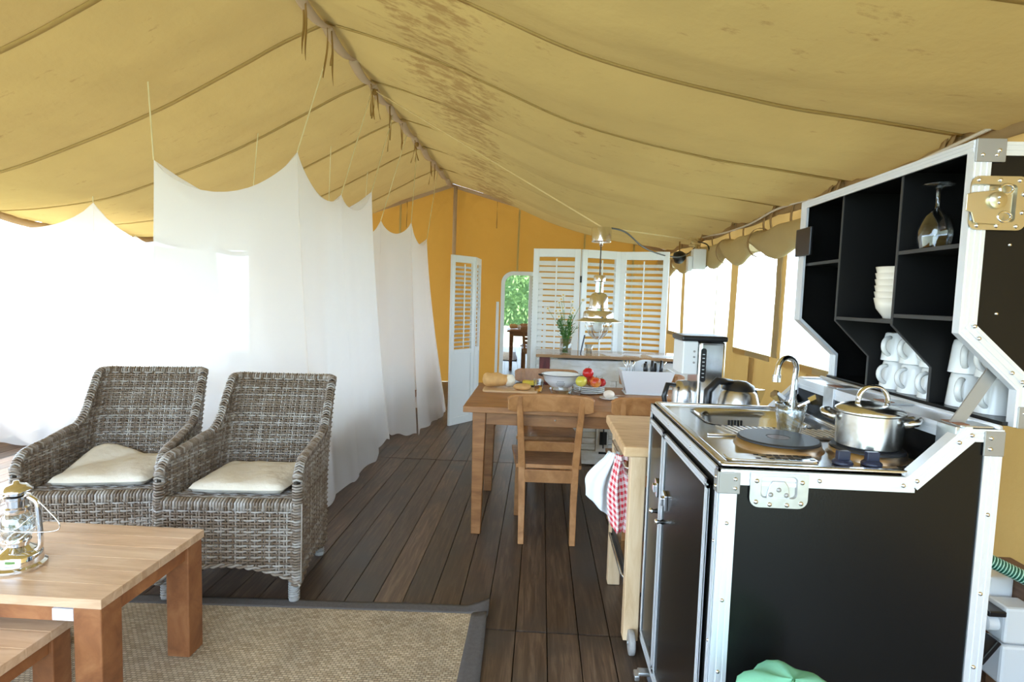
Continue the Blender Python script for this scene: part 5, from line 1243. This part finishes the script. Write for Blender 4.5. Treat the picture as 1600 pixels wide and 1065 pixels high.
# ============================================================ MIRROR
mr = thing('standing_mirror', 'white arched standing mirror in front of the orange canvas', 'mirror', (-0.26, 7.62, 0), 0.0)
def arch(w, h, r, z0):
    pts = [(-w/2, z0), (w/2, z0), (w/2, h-r)]+[(w/2-r+r*cos(a), h-r+r*sin(a)) for a in [k*PI/16 for k in range(1, 9)]]+[(-w/2+r+r*cos(PI/2+a), h-r+r*sin(PI/2+a)) for a in [k*PI/16 for k in range(0, 9)]]
    return pts
oo = arch(0.55, 1.755, 0.16, 0.10); ii = arch(0.55-0.10, 1.755-0.05, 0.115, 0.15)
g = G(); n = len(oo)
vs = [(x, -0.02, z) for x, z in oo]+[(x, -0.02, z) for x, z in ii]+[(x, 0.02, z) for x, z in oo]+[(x, 0.005, z) for x, z in ii]
fs = []
for i in range(n):
    j = (i+1) % n; fs += [(i, j, n+j, n+i), (n+i, n+j, 3*n+j, 3*n+i), (j, i, 2*n+i, 2*n+j)]
fs.append(tuple(2*n+i for i in range(n)))
g.add(vs, fs); obj('frame', g, 'paint', mr)
g = G(); g.add([(x, 0.0, z) for x, z in ii], [tuple(range(len(ii)))]); obj('mirror_glass', g, 'mirror', mr)
for s_ in (-1, 1):
    g = G(); g.box(s_*0.315-0.018, s_*0.315+0.018, -0.02, 0.02, 0.0, 1.35); g.box(s_*0.315-0.02, s_*0.315+0.02, -0.2, 0.2, 0.0, 0.04); obj('stand', g, 'paint', mr, bevel=0.003)
g = G(); g.box(-0.30, 0.30, -0.012, 0.012, 0.045, 0.085); obj('stretcher', g, 'paint', mr, bevel=0.003)
mr.rotation_euler = (0.0, 0, 0.03)

# ============================================================ PENDANT LAMP
lp = thing('pendant_lamp', 'silver industrial pendant lamp with glass dome above the table', 'lamp', (0.365, 3.7, 0))
obj('canopy', G().lathe([(0, 1.872), (0.06, 1.872), (0.062, 1.868), (0.062, 1.785), (0.058, 1.78), (0, 1.78)], (0, 0, 0), 30), 'silver', lp, auto=True)
obj('cord_grip', G().lathe([(0.012, 1.78), (0.010, 1.755), (0, 1.755)], (0, 0, 0), 12), 'silver', lp, smooth=True)
obj('cord', G().tube([(0, 0, 1.76), (0.0, 0, 1.57)], 0.004, 6), 'cable', lp)
obj('shade', G().lathe([(0, 1.572), (0.034, 1.572), (0.037, 1.566), (0.037, 1.535), (0.026, 1.53), (0.026, 1.465), (0.045, 1.455), (0.056, 1.44), (0.060, 1.365), (0.068, 1.36), (0.068, 1.35), (0.086, 1.345), (0.094, 1.335), (0.096, 1.305), (0.104, 1.30), (0.148, 1.282), (0.148, 1.280), (0.09, 1.292), (0, 1.30)], (0, 0, 0), 40), 'silver', lp, auto=True)
obj('glass_dome', G().lathe([(0.072, 1.292), (0.072, 1.25), (0.06, 1.205), (0.03, 1.178), (0, 1.172)], (0, 0, 0), 26), 'glass', lp, smooth=True)
for k in range(3):
    a = k*PI/3
    obj('cage_wire', G().tube([(0.078*cos(t)*cos(a), 0.078*cos(t)*sin(a), 1.285+min(0, -0.118*sin(t))) for t in [PI*j/14 for j in range(15)]], 0.0028, 6), 'silver', lp, smooth=True)
obj('bulb', G().lathe([(0.014, 1.295), (0.03, 1.26), (0.03, 1.235), (0.018, 1.215), (0, 1.21)], (0, 0, 0), 18), 'china', lp, smooth=True)
cbl = [Vector((0.365, 3.7, 1.874)), Vector((0.55, 4.0, 1.885)), Vector((0.8, 4.6, 1.83)), Vector((1.2, 5.6, 1.85)), Vector((1.55, 6.4, 1.93)), Vector((1.86, 7.1, 2.12))]
tag(obj('lamp_cable', G().tube(cat(cbl, 8), 0.006, 6), 'cable', smooth=True), 'black cable sagging from the pendant lamp to the right eave', 'cable')
tag(obj('support_rope', G().tube([(RX+0.02, 4.95, 3.12), (0.365, 3.7, 1.876), (1.88, 7.2, 2.17)], 0.005, 6), 'rope'), 'thin pale rope carrying the pendant lamp from ridge to eave', 'rope')
kn = G()
for k in range(5): kn.tube(cat([Vector((1.78+random.uniform(-0.05, 0.05), 6.95+random.uniform(-0.1, 0.1), 2.12+random.uniform(-0.07, 0.05))) for _ in range(4)], 6), 0.016, 6)
tag(obj('rope_knot', kn, 'rope', smooth=True), 'pale rope bunched in a knot by the right eave', 'rope')
wc = [Vector((1.88, y, 2.165+0.03*sin(y*3))) for y in (2.6, 3.4, 4.0, 4.4, 4.9, 5.4, 6.1, 7.0)]
tag(obj('white_cable', G().tube(cat(wc, 6), 0.009, 6), 'cablew', smooth=True), 'white cable running along the right eave webbing', 'cable')
jb = thing('junction_box', 'white electrical box hanging beneath the right eave', 'box', (1.68, 6.45, 1.88))
g = G(); g.box(-0.05, 0.09, -0.06, 0.06, -0.10, 0.12); obj('housing', g, 'plasticw', jb, bevel=0.01)
g = G(); g.box(-0.10, -0.05, -0.05, 0.05, -0.12, 0.04); obj('plug', g, 'plasticw', jb, bevel=0.01)
obj('lead', G().tube(cat([Vector((0.1, 0, -0.08)), Vector((0.13, -0.02, 0.0)), Vector((0.11, -0.02, 0.16)), Vector((0.06, 0.2, 0.22))], 6), 0.007, 6), 'cable', jb, smooth=True)
sp_ = thing('small_spotlight', 'small black lamp hanging beneath the far right eave', 'lamp', (1.70, 7.35, 1.97))
obj('lamp_head', G().lathe([(0, -0.07), (0.05, -0.06), (0.08, 0.0), (0.075, 0.05), (0.04, 0.075), (0, 0.08)], (0, 0, 0), 20, R=Rx(0.5)), 'cable', sp_, smooth=True)
obj('hook', G().tube([(0, 0, 0.07), (0, 0.01, 0.2)], 0.008, 6), 'ribbon', sp_)

# ============================================================ RUG
rg = thing('sisal_rug', 'beige woven sisal rug with dark cloth border and lifted corner', 'rug', (-1.7, 1.65, 0.0))
ra, rbk = (-3.2, 0.55), 2.52
def rpt(x, y, z): return Vector((x+1.7, y-1.65, z))
def redge(x): return 2.52-0.075*max(0, (-0.19-x))/1.5*0.9
def field(u, v):
    x = lerp(-3.2, -0.26, u); y = lerp(0.55, redge(x)-0.06, v); return rpt(x, y, 0.008)
obj('rug_field', G().sheet(field, 20, 10, 0.012), 'sisal', rg)
def bord(u, v):
    x = lerp(-3.2, -0.19, u); lift = 0.03*sstep(0.97, 1.0, u)
    return rpt(x, redge(x)-0.07+0.07*v+0.02*lift/0.03*v, 0.009+lift*v+0.006*sin(u*30)*v*0.3)
obj('border_strip', G().sheet(bord, 60, 4, 0.013), 'rugborder', rg, smooth=True)
def bord2(u, v):
    y = lerp(0.55, 2.52-0.066, u)
    x = -0.262+0.075*v-0.01*sin(u*7)*v
    return rpt(x, y, 0.009+0.012*sstep(0.9, 1, u)*v)
obj('border_strip', G().sheet(bord2, 40, 4, 0.013), 'rugborder', rg, smooth=True)

# ============================================================ COFFEE TABLES
def low_table(name, label, loc, w, d, h, leg, th, ap):
    t = thing(name, label, 'table', loc)
    nb_ = max(3, int(d/0.085))
    for k in range(nb_):
        ya = -d/2+d*k/nb_; yb = -d/2+d*(k+1)/nb_
        g = G(); g.box(-w/2, w/2, ya+0.0003, yb-0.0003, h-th, h); obj('top_plank', g, 'teak_sky_sheen', t, bevel=0.0012, seg=1)
    i = 0.006
    for sx in (-1, 1):
        for sy in (-1, 1):
            g = G(); x = sx*(w/2-i-leg/2); y = sy*(d/2-i-leg/2); g.box(x-leg/2, x+leg/2, y-leg/2, y+leg/2, 0, h-th); obj('leg', g, 'teak', t, bevel=0.004)
    for sy in (-1, 1):
        g = G(); y = sy*(d/2-0.03); g.box(-w/2+leg+i, w/2-leg-i, y-0.011, y+0.011, h-th-ap, h-th); obj('apron', g, 'teak', t, bevel=0.002)
    for sx in (-1, 1):
        g = G(); x = sx*(w/2-0.03); g.box(x-0.011, x+0.011, -d/2+leg+i, d/2-leg-i, h-th-ap, h-th); obj('apron', g, 'teak', t, bevel=0.002)
    return t
ZR = 0.0145
ct = low_table('coffee_table', 'chunky teak coffee table with a lantern on it', (-1.607, 1.86, ZR), 0.645, 0.53, 0.465, 0.088, 0.03, 0.055)
g = G(); g.box(0.16, 0.226, -0.255, -0.2475, 0.388, 0.425); obj('paper_label', g, 'paper', ct)
g = G(); g.box(0.175, 0.205, -0.2556, -0.255, 0.404, 0.412); 
st = low_table('side_table', 'lower teak nesting table tucked beneath the coffee table edge', (-1.715, 1.44, ZR), 0.51, 0.52, 0.345, 0.07, 0.03, 0.05)
mg = thing('snack_packet', 'yellow and blue packet on the lower nesting table', 'packet', (-1.735, 1.56, ZR+0.3455), 0.4)
g = G(); g.box(-0.07, 0.07, -0.05, 0.05, 0, 0.012); obj('packet_base', g, 'magblue', mg, bevel=0.003)
g = G(); g.box(-0.065, 0.055, -0.045, 0.045, 0.012, 0.02); obj('packet_top', g, 'magyellow', mg, bevel=0.003)

# lantern
ln_ = thing('hurricane_lantern', 'chrome hurricane oil lantern on the coffee table', 'lantern', (-1.70, 1.765, ZR+0.4655), 0.2)
obj('tank', G().lathe([(0, 0), (0.072, 0), (0.076, 0.005), (0.076, 0.012), (0.066, 0.018), (0.066, 0.045), (0.060, 0.055), (0.045, 0.062), (0.03, 0.075), (0.03, 0.088), (0, 0.088)], (0, 0, 0), 36), 'chrome', ln_, auto=True)
obj('burner', G().lathe([(0.034, 0.086), (0.036, 0.092), (0.028, 0.104), (0.012, 0.116), (0, 0.118)], (0, 0, 0), 24), 'silver', ln_, smooth=True)
obj('globe', G().lathe([(0.030, 0.094), (0.044, 0.115), (0.048, 0.14), (0.040, 0.17), (0.030, 0.188), (0.028, 0.188), (0.038, 0.168), (0.0455, 0.14), (0.042, 0.117), (0.028, 0.096)], (0, 0, 0), 28), 'glass', ln_, smooth=True)
obj('chimney', G().lathe([(0.032, 0.184), (0.034, 0.19), (0.034, 0.202), (0.028, 0.206), (0.028, 0.228), (0.036, 0.232), (0.036, 0.240), (0.024, 0.244), (0.024, 0.255), (0, 0.256)], (0, 0, 0), 28), 'chrome', ln_, auto=True)
obj('cap', G().lathe([(0.044, 0.258), (0.044, 0.262), (0.028, 0.276), (0.01, 0.281), (0.008, 0.29), (0, 0.291)], (0, 0, 0), 28), 'silver', ln_, smooth=True)
for s_ in (-1, 1):
    obj('side_tube', G().tube(cat([Vector((s_*0.050, 0, 0.055)), Vector((s_*0.066, 0, 0.075)), Vector((s_*0.064, 0, 0.15)), Vector((s_*0.058, 0, 0.215)), Vector((s_*0.034, 0, 0.236))], 6), 0.0085, 10), 'chrome', ln_, smooth=True)
for zc in (0.115, 0.155):
    obj('globe_wire', G().tube([((0.052 if zc < 0.13 else 0.048)*cos(2*PI*k/24), (0.052 if zc < 0.13 else 0.048)*sin(2*PI*k/24), zc+0.018*cos(4*PI*k/24)) for k in range(24)], 0.0015, 5, closed=True), 'chrome', ln_)
obj('bail_handle', G().tube(cat([Vector((0.06, 0.0, 0.225)), Vector((0.10, -0.012, 0.19)), Vector((0.135, -0.02, 0.15)), Vector((0.12, -0.02, 0.125)), Vector((0.03, -0.055, 0.14)), Vector((-0.03, -0.052, 0.16)), Vector((-0.06, 0, 0.225))], 7), 0.002, 6), 'chrome', ln_, smooth=True)

# ============================================================ WICKER CHAIRS
def plan_path():
    pts = []
    def arc(cx, cy, r, a0, a1, n):
        return [(cx+r*cos(lerp(a0, a1, k/n)), cy+r*sin(lerp(a0, a1, k/n))) for k in range(n+1)]
    pts.append((-0.318, -0.31)); pts.append((-0.302, 0.0)); pts.append((-0.292, 0.12))
    pts += arc(-0.205, 0.17, 0.085, PI, PI/2, 8)
    pts += [(0.0, 0.255)]
    half = pts
    full = half+[(-x, y) for x, y in reversed(half[:-1])]
    return full
PP = plan_path()
cum = [0]
for a, b in zip(PP, PP[1:]): cum.append(cum[-1]+math.hypot(b[0]-a[0], b[1]-a[1]))
LEN = cum[-1]
def plan(s):
    s = max(0, min(LEN, s))
    for i in range(len(cum)-1):
        if s <= cum[i+1]:
            t = (s-cum[i])/(cum[i+1]-cum[i]); return Vector((lerp(PP[i][0], PP[i+1][0], t), lerp(PP[i][1], PP[i+1][1], t), 0))
def top_z(s):
    a = min(s, LEN-s)
    return smooth_interp([(0, 0.575), (0.03, 0.618), (0.07, 0.638), (0.2, 0.652), (0.33, 0.672), (0.40, 0.69), (0.435, 0.735), (0.465, 0.85), (0.485, 0.925), (0.52, 0.942), (0.65, 0.942), (0.8, 0.942)], a)
def bot_z(s):
    a = min(s, LEN-s)
    return 0.085+0.05*sin(PI*min(1, a/0.43)) if a < 0.43 else 0.085+0.045*sin(PI*min(1, (a-0.43)/0.6))
def shell(s, z, off=0.0):
    a = min(s, LEN-s); p = plan(s)
    if off:
        e = 0.01; t = plan(min(LEN, s+e))-plan(max(0, s-e)); t.normalize(); nrm = Vector((-t.y, t.x, 0))
        p = p-nrm*(-1)*0+Vector((t.y, -t.x, 0))*off
    wb_ = sstep(0.22, 0.5, a); h = max(0, z-0.45)
    p.y += wb_*(0.22*h+0.18*h*h)
    p.x *= 1-wb_*0.01*(h/0.5)
    lo = max(0, 0.45-z)
    p.x *= 1+0.0*lo; p.y += 0.0
    p.z = z
    return p
# orientation test: inside is towards the centre -> use negative off if needed
_t = shell(LEN/2, 0.6, 0.03)-shell(LEN/2, 0.6, 0.0)
INW = 0.028 if _t.y < 0 else -0.028
def build_weave():
    W = G()
    SP = 0.030; ns = int(LEN/SP)
    def row(fn, s0, s1, z, par, r=0.0052, amp=0.0055):
        n = int(round((s1-s0)/(SP/2)))
        if n < 3: return
        pts = []
        for k in range(n+1):
            s = lerp(s0, s1, k/n); kk = round(s/(SP/2))
            ph = s/SP*PI+par*PI
            pts.append(fn(s, z, amp*cos(ph)))
        W.tube(pts, r, 5)
    for layer, (off, zmin) in enumerate(((0.0, None), (INW, 0.44))):
        def fn(s, z, d, off=off): return shell(s, z, off+d if off else d if abs(d) > 1e-9 else 1e-6)
        z = 0.09 if zmin is None else zmin; j = 0
        while z < 0.945:
            s = 0; run = None; step = SP/2
            m = int(LEN/step)
            for k in range(m+2):
                s = k*step
                ok = k <= m and z < top_z(s)-0.004 and (zmin is not None or z > bot_z(s))
                if ok and run is None: run = s
                if not ok and run is not None:
                    row(fn, run, s-step, z+random.uniform(-0.0012, 0.0012), j); run = None
            z += 0.0122; j += 1
        for k in range(ns+1):
            s = min(LEN, (k+0.0)*SP); zb = bot_z(s) if zmin is None else zmin; zt = top_z(s)-0.002
            for ds in (-0.0055, 0.0055):
                n = max(4, int((zt-zb)/0.04))
                W.tube([shell(s+ds, lerp(zb, zt, q/n), off if off else 1e-6) for q in range(n+1)], 0.0042, 5)
    return W
def build_rim():
    Rm = G()
    path = []
    z = bot_z(0)
    while z < top_z(0): path.append((0.0, z)); z += 0.0125
    s = 0.0
    while s < LEN:
        path.append((s, top_z(s)))
        # uniform step along the curved top
        ds = 0.0125; dz = top_z(min(LEN, s+0.004))-top_z(s); sl = math.hypot(0.004, dz)/0.004
        s += ds/sl
    z = top_z(LEN)
    while z > bot_z(LEN): path.append((LEN, z)); z -= 0.0125
    for i, (s, z) in enumerate(path):
        o = shell(s, z, -INW*0.12); i_ = shell(s, z, INW*1.12); mid = shell(s, z, INW*0.5)
        if s in (0.0,) or s >= LEN-1e-6:
            up = Vector((0, -0.022, 0.0)) if abs(z-top_z(s)) > 0.03 else Vector((0, -0.016, 0.014))
        else: up = Vector((0, 0, 0.014))
        j = 0.004 if i % 2 else -0.002
        drop = -up*1.1
        Rm.tube([o+drop, o+up*0.45, mid+up*(1+j*20), i_+up*0.45, i_+drop], 0.0055, 5)
    for s in (0.0, LEN):
        for k in range(7):
            a = PI/2*k/6; up = Vector((0, -0.020*cos(a), 0.016*sin(a))); z = top_z(s)
            o = shell(s, z, -INW*0.12); i_ = shell(s, z, INW*1.12); mid = shell(s, z, INW*0.5)
            Rm.tube([o-up, o+up*0.45, mid+up, i_+up*0.45, i_-up], 0.0055, 5)
    return Rm
def build_front():
    Fw = G()
    def fb(x): return 0.092+0.085*max(0, cos(x/0.325*PI/2))**0.8
    j = 0; z = 0.095
    def fp(x, z, d): 
        return Vector((x, -0.318-0.006*cos(x/0.325*PI/2)+d, z))
    while z < 0.452:
        xs_ = [-0.325+k*0.016 for k in range(42) if -0.325+k*0.016 <= 0.327]
        run = []
        for x in xs_+[None]:
            if x is not None and z > fb(x): run.append(x)
            else:
                if len(run) > 2: Fw.tube([fp(q, z, 0.0055*cos((q+0.325)/0.032*PI+j*PI)) for q in run], 0.0055, 5)
                run = []
        z += 0.0128; j += 1
    for k in range(21):
        x = -0.32+k*0.032
        for dx in (-0.006, 0.006):
            zb = fb(x); Fw.tube([fp(x+dx, lerp(zb, 0.455, q/6), -0.001) for q in range(7)], 0.0045, 5)
    # rolled seat edge over the front
    x = -0.30
    while x < 0.30:
        Fw.tube([fp(x, 0.42, -0.004), fp(x, 0.455, -0.006), fp(x+0.004, 0.468, 0.008), fp(x+0.006, 0.464, 0.03)], 0.0062, 5); x += 0.0135
    return Fw, fb, fp
Ww, Rm = build_weave(), build_rim(); Fw, fb, fp = build_front()
wm = mesh_of(Ww, 'woven_shell', 'wicker', True); rm = mesh_of(Rm, 'braided_rim', 'wicker', True); fm = mesh_of(Fw, 'front_weave', 'wicker', True)
def arch_braid():
    g = G()
    for ph in (0, PI):
        g.tube([fp(-0.325+0.65*k/60, fb(-0.325+0.65*k/60)-0.004+0.006*cos(k*0.9+ph), -0.004+0.006*sin(k*0.9+ph)) for k in range(61)], 0.006, 6)
    for ph in (0, PI):
        g.tube([shell(LEN*k/140, bot_z(LEN*k/140)+0.006*cos(k*0.9+ph), 1e-6+0.006*sin(k*0.9+ph)) for k in range(141)], 0.006, 6)
    return g
am = mesh_of(arch_braid(), 'bottom_braid', 'wicker', True)
def deck():
    g = G(); y = -0.30; j = 0
    while y < 0.24:
        hw = 0.285 if y < 0.1 else 0.25; g.tube([(hw*(x/15-1), y, 0.452+0.004*cos(x*PI/2+j*PI)) for x in range(31)], 0.006, 5); y += 0.013; j += 1
    for k in range(20):
        x = -0.24+k*0.0253; g.tube([(x, -0.305, 0.452), (x, 0.24, 0.452)], 0.004, 5)
    return g
dm_ = mesh_of(deck(), 'seat_deck', 'wicker', True)
def cushion_fn(u, v):
    a = 2*u-1; b = 2*v-1
    # superellipse pillow: top hemisphere
    x = 0.225*a; y = -0.03+0.235*b
    return x, y
def cushion_mesh(flip=0):
    g = G(); nu, nv = 22, 22
    def pt(u, v, s):
        a = 2*u-1; b = 2*v-1; e = max(abs(a), abs(b))
        k = (1-e**6)
        corner = 1-0.05*(abs(a)*abs(b))**4
        fold = flip*0.06*max(0, min(1, (b*0.7-a*0.9-0.55)*1.6)) if flip else 0
        return (0.222*a*corner+0.4*fold, -0.03+0.228*b*corner-0.3*fold, 0.491+fold+s*(0.030*k**0.5+0.003*sin(a*7+b*3)*k+0.002*sin(a*13-b*9)*k))
    o1 = G().grid(lambda u, v: pt(u, v, 1), nu, nv); o2 = G().grid(lambda u, v: pt(u, v, -1), nu, nv).rev()
    g.add(o1.v, o1.f); g.add(o2.v, o2.f); return g
cmesh = mesh_of(cushion_mesh(), 'seat_cushion', 'cushion', True); cmesh2 = mesh_of(cushion_mesh(1), 'seat_cushion', 'cushion', True)
def foot_mesh():
    g = G()
    g.lathe([(0, 0), (0.022, 0), (0.023, 0.01), (0.020, 0.02), (0.021, 0.03), (0.020, 0.05), (0.022, 0.12), (0, 0.12)], (0, 0, 0), 14)
    for k in range(8): g.tube([(0.0225*cos(2*PI*i/14), 0.0225*sin(2*PI*i/14), 0.008+k*0.011+0.011*i/14) for i in range(15)], 0.0035, 5)
    return g
ftm = mesh_of(foot_mesh(), 'foot', 'legwrap', True)
def wicker(label, loc, rz, cm=None):
    t = thing('wicker_armchair', label, 'armchair', loc, rz, 'grey wicker armchairs')
    o = obj('woven_shell', wm, None, t); o['kind'] = 'stuff'
    o = obj('front_weave', fm, None, t); o['kind'] = 'stuff'
    o = obj('braided_rim', rm, None, t); o['kind'] = 'stuff'
    obj('bottom_braid', am, None, t); o = obj('seat_deck', dm_, None, t); o['kind'] = 'stuff'
    obj('seat_cushion', cm or cmesh, None, t)
    for x, y in ((-0.285, -0.285), (0.285, -0.285), (-0.25, 0.21), (0.25, 0.21)): obj('foot', ftm, None, t, loc=(x, y, 0))
    return t
w1 = wicker('grey wicker armchair with cream cushion nearer the wooden floor, right of the pair', (-1.385, 2.735, 0.007), 0.08)
w2 = wicker('grey wicker armchair with rumpled cream cushion, left of the pair behind the lantern', (-2.115, 2.80, 0.0), 0.20, cmesh2)
w1.rotation_euler = (-0.032, 0, 0.08)

# ============================================================ BEDS AND MOSQUITO NETS
def bed(label, x0, x1, y0, y1, head):
    t = thing('bed', label, 'bed', ((x0+x1)/2, (y0+y1)/2, 0)); cx, cy = (x0+x1)/2, (y0+y1)/2
    w, d = x1-x0, y1-y0
    g = G(); g.box(-w/2, w/2, -d/2, d/2, 0.2, 0.28); obj('bed_frame', g, 'teak', t, bevel=0.005)
    for sx in (-1, 1):
        for sy in (-1, 1):
            g = G(); g.box(sx*(w/2-0.04)-0.03, sx*(w/2-0.04)+0.03, sy*(d/2-0.04)-0.03, sy*(d/2-0.04)+0.03, 0, 0.2); obj('leg', g, 'teak', t)
    g = G(); g.box(-w/2+0.01, w/2-0.01, -d/2+0.01, d/2-0.01, 0.28, 0.46); obj('mattress', g, 'linen', t, bevel=0.04, seg=4)
    def duv(u, v):
        a = 2*u-1; b = 2*v-1; return Vector((a*(w/2+0.01), b*d*0.36-d*0.12, 0.475+0.07*(1-a**6)*(1-b**6)+0.012*sin(a*9+b*5)-0.1*max(0, abs(a)-0.9)*8*0.2))
    obj('duvet', G().sheet(duv, 20, 24, 0.03), 'linen', t, smooth=True)
    def pil(u, v):
        a = u*2*PI; r = sin(PI*v); sgn = 1 if cos(a) > 0 else -1
        return (min(0.3, w*0.36)*abs(cos(a))**0.5*sgn*r**0.5, d/2-0.22+0.17*(1 if sin(a) > 0 else -1)*abs(sin(a))**0.5*r**0.5, 0.53-0.07*cos(PI*v))
    obj('pillow', G().grid(pil, 28, 12), 'linen', t, smooth=True)
bed('white made-up bed inside the nearest mosquito net', -2.38, -1.55, 3.72, 5.28, 1)
bed('white made-up bed inside the farther mosquito net', -2.12, -1.45, 5.80, 6.75, 1)
bed('white made-up bed inside the leftmost mosquito net', -4.7, -3.85, 4.85, 6.6, 1)

def net(name, label, top_pts, bot_pts, sags, seed, pool=0.02):
    """closed ring of top support points and floor points, walls hang between; canopy sags"""
    t = thing(name, label, 'mosquito net', (0, 0, 0), 0, 'mosquito nets over the beds')
    n = len(top_pts)
    for i in range(n):
        a, b = Vector(top_pts[i]), Vector(top_pts[(i+1) % n]); c, d = Vector(bot_pts[i]), Vector(bot_pts[(i+1) % n]); sg = sags[i]
        L = (b-a).length
        e = (b-a); nrm = Vector((-e.y, e.x, 0)); nrm.normalize()
        nf = max(3, int(L/0.16)); ph = seed+i*1.7
        def fn(u, v, a=a, b=b, c=c, d=d, sg=sg, nrm=nrm, L0=L, ph=ph):
            s = 4*u*(1-u)
            tp = a.lerp(b, u); tp.z -= sg*(s**0.8)
            bt = c.lerp(d, u)
            k = v**1.35 if True else v
            p = Vector((lerp(tp.x, bt.x, k), lerp(tp.y, bt.y, k), lerp(tp.z, bt.z, v)))
            am = (0.005+0.03*v**1.3)*(0.35+0.65*s)
            fold = sin(u*L0*5.1+ph+1.3*sin(u*3+ph)+0.5*v)+0.6*sin(u*L0*13.3+ph*2+0.9*sin(u*7+ph))+0.3*sin(u*L0*27+ph*3+v*1.5)*v
            p += nrm*am*fold
            p.z += 0.012*sin(u*17+ph)*v
            return tuple(p)
        obj('net_panel', G().grid(fn, 70, 36), 'net', t, smooth=True)
    c0 = sum((Vector(p) for p in top_pts), Vector())/n
    # canopy: fan from sagging edges to a low centre
    g = G(); rings = []
    M_ = 12
    edge = []
    for i in range(n):
        a, b = Vector(top_pts[i]), Vector(top_pts[(i+1) % n])
        for k in range(M_):
            u = k/M_; p = a.lerp(b, u); p.z -= sags[i]*((4*u*(1-u))**0.8); edge.append(p)
    cen = Vector((c0.x, c0.y, c0.z-max(sags)-0.06))
    vs = []
    K = 6
    for j in range(K):
        w_ = j/K
        for p in edge: q = p.lerp(cen, w_); q.z = lerp(p.z, cen.z, 1-(1-w_)**2); vs.append(q)
    vs.append(cen); E_ = len(edge); fs = []
    for j in range(K-1):
        for i in range(E_): fs.append((j*E_+i, j*E_+(i+1) % E_, (j+1)*E_+(i+1) % E_, (j+1)*E_+i))
    for i in range(E_): fs.append(((K-1)*E_+i, (K-1)*E_+(i+1) % E_, K*E_))
    g.add(vs, fs); obj('net_canopy', g, 'net', t, smooth=True)
    return t
def strings(t, pairs):
    for p, q in pairs: obj('hanging_string', G().tube([p, q], 0.004, 5), 'string', t)
RZs = 3.12
nB = net('mosquito_net', 'white mosquito net over the bed right behind the armchairs',
    [(-2.445, 3.55, 2.205), (-1.53, 3.55, 2.27), (-1.43, 4.05, 2.10), (-1.42, 4.74, 2.245), (-2.45, 4.80, 2.22)],
    [(-2.50, 3.50, 0.05), (-1.385, 3.53, 0.02), (-1.36, 4.25, 0.02), (-1.41, 5.36, 0.03), (-2.5, 5.38, 0.03)], [0.22, 0.14, 0.13, 0.2, 0.2], 0.4)
strings(nB, [((-2.445, 3.55, 2.205), (-2.455, 3.52, 2.71)), ((-1.53, 3.55, 2.27), (RX, 3.88, 2.95)), ((-1.43, 4.05, 2.10), (RX, 4.92, RZs)), ((-1.42, 4.74, 2.245), (RX, 5.6, RZs)), ((-2.45, 4.80, 2.22), (-2.4, 4.8, 2.76))])
nC = net('mosquito_net', 'white mosquito net over the farther bed, beside the narrow screen',
    [(-2.15, 5.72, 2.13), (-1.60, 5.66, 2.13), (-1.295, 5.64, 2.115), (-1.37, 6.80, 2.07), (-2.15, 6.85, 2.07)],
    [(-2.2, 5.68, 0.03), (-1.62, 5.62, 0.03), (-1.20, 5.62, 0.02), (-1.10, 6.83, 0.02), (-2.2, 6.9, 0.03)], [0.2, 0.12, 0.14, 0.2, 0.2], 2.2)
strings(nC, [((-1.60, 5.66, 2.13), (RX, 6.2, RZs)), ((-1.295, 5.64, 2.115), (RX, 6.65, 3.0)), ((-1.37, 6.80, 2.07), (RX, 8.0, RZs)), ((-2.15, 5.72, 2.13), (-2.12, 5.7, 2.86)), ((-2.15, 6.85, 2.07), (-2.12, 6.9, 2.86))])
nA = net('mosquito_net', 'white mosquito net at the open left side, far behind the lantern',
    [(-4.78, 4.68, 2.0), (-3.765, 4.7, 2.10), (-3.75, 6.5, 2.05), (-4.78, 6.6, 2.0)],
    [(-4.8, 4.65, 0.04), (-3.72, 4.66, 0.03), (-3.70, 6.7, 0.03), (-4.8, 6.7, 0.04)], [0.17, 0.28, 0.15, 0.15], 4.0)
strings(nA, [((-3.765, 4.7, 2.10), (-3.76, 4.69, 2.17)), ((-3.75, 6.5, 2.05), (-3.74, 6.5, 2.17)), ((-4.78, 4.68, 2.0), (-4.78, 4.68, 2.03)), ((-4.78, 6.6, 2.0), (-4.78, 6.6, 2.03))])
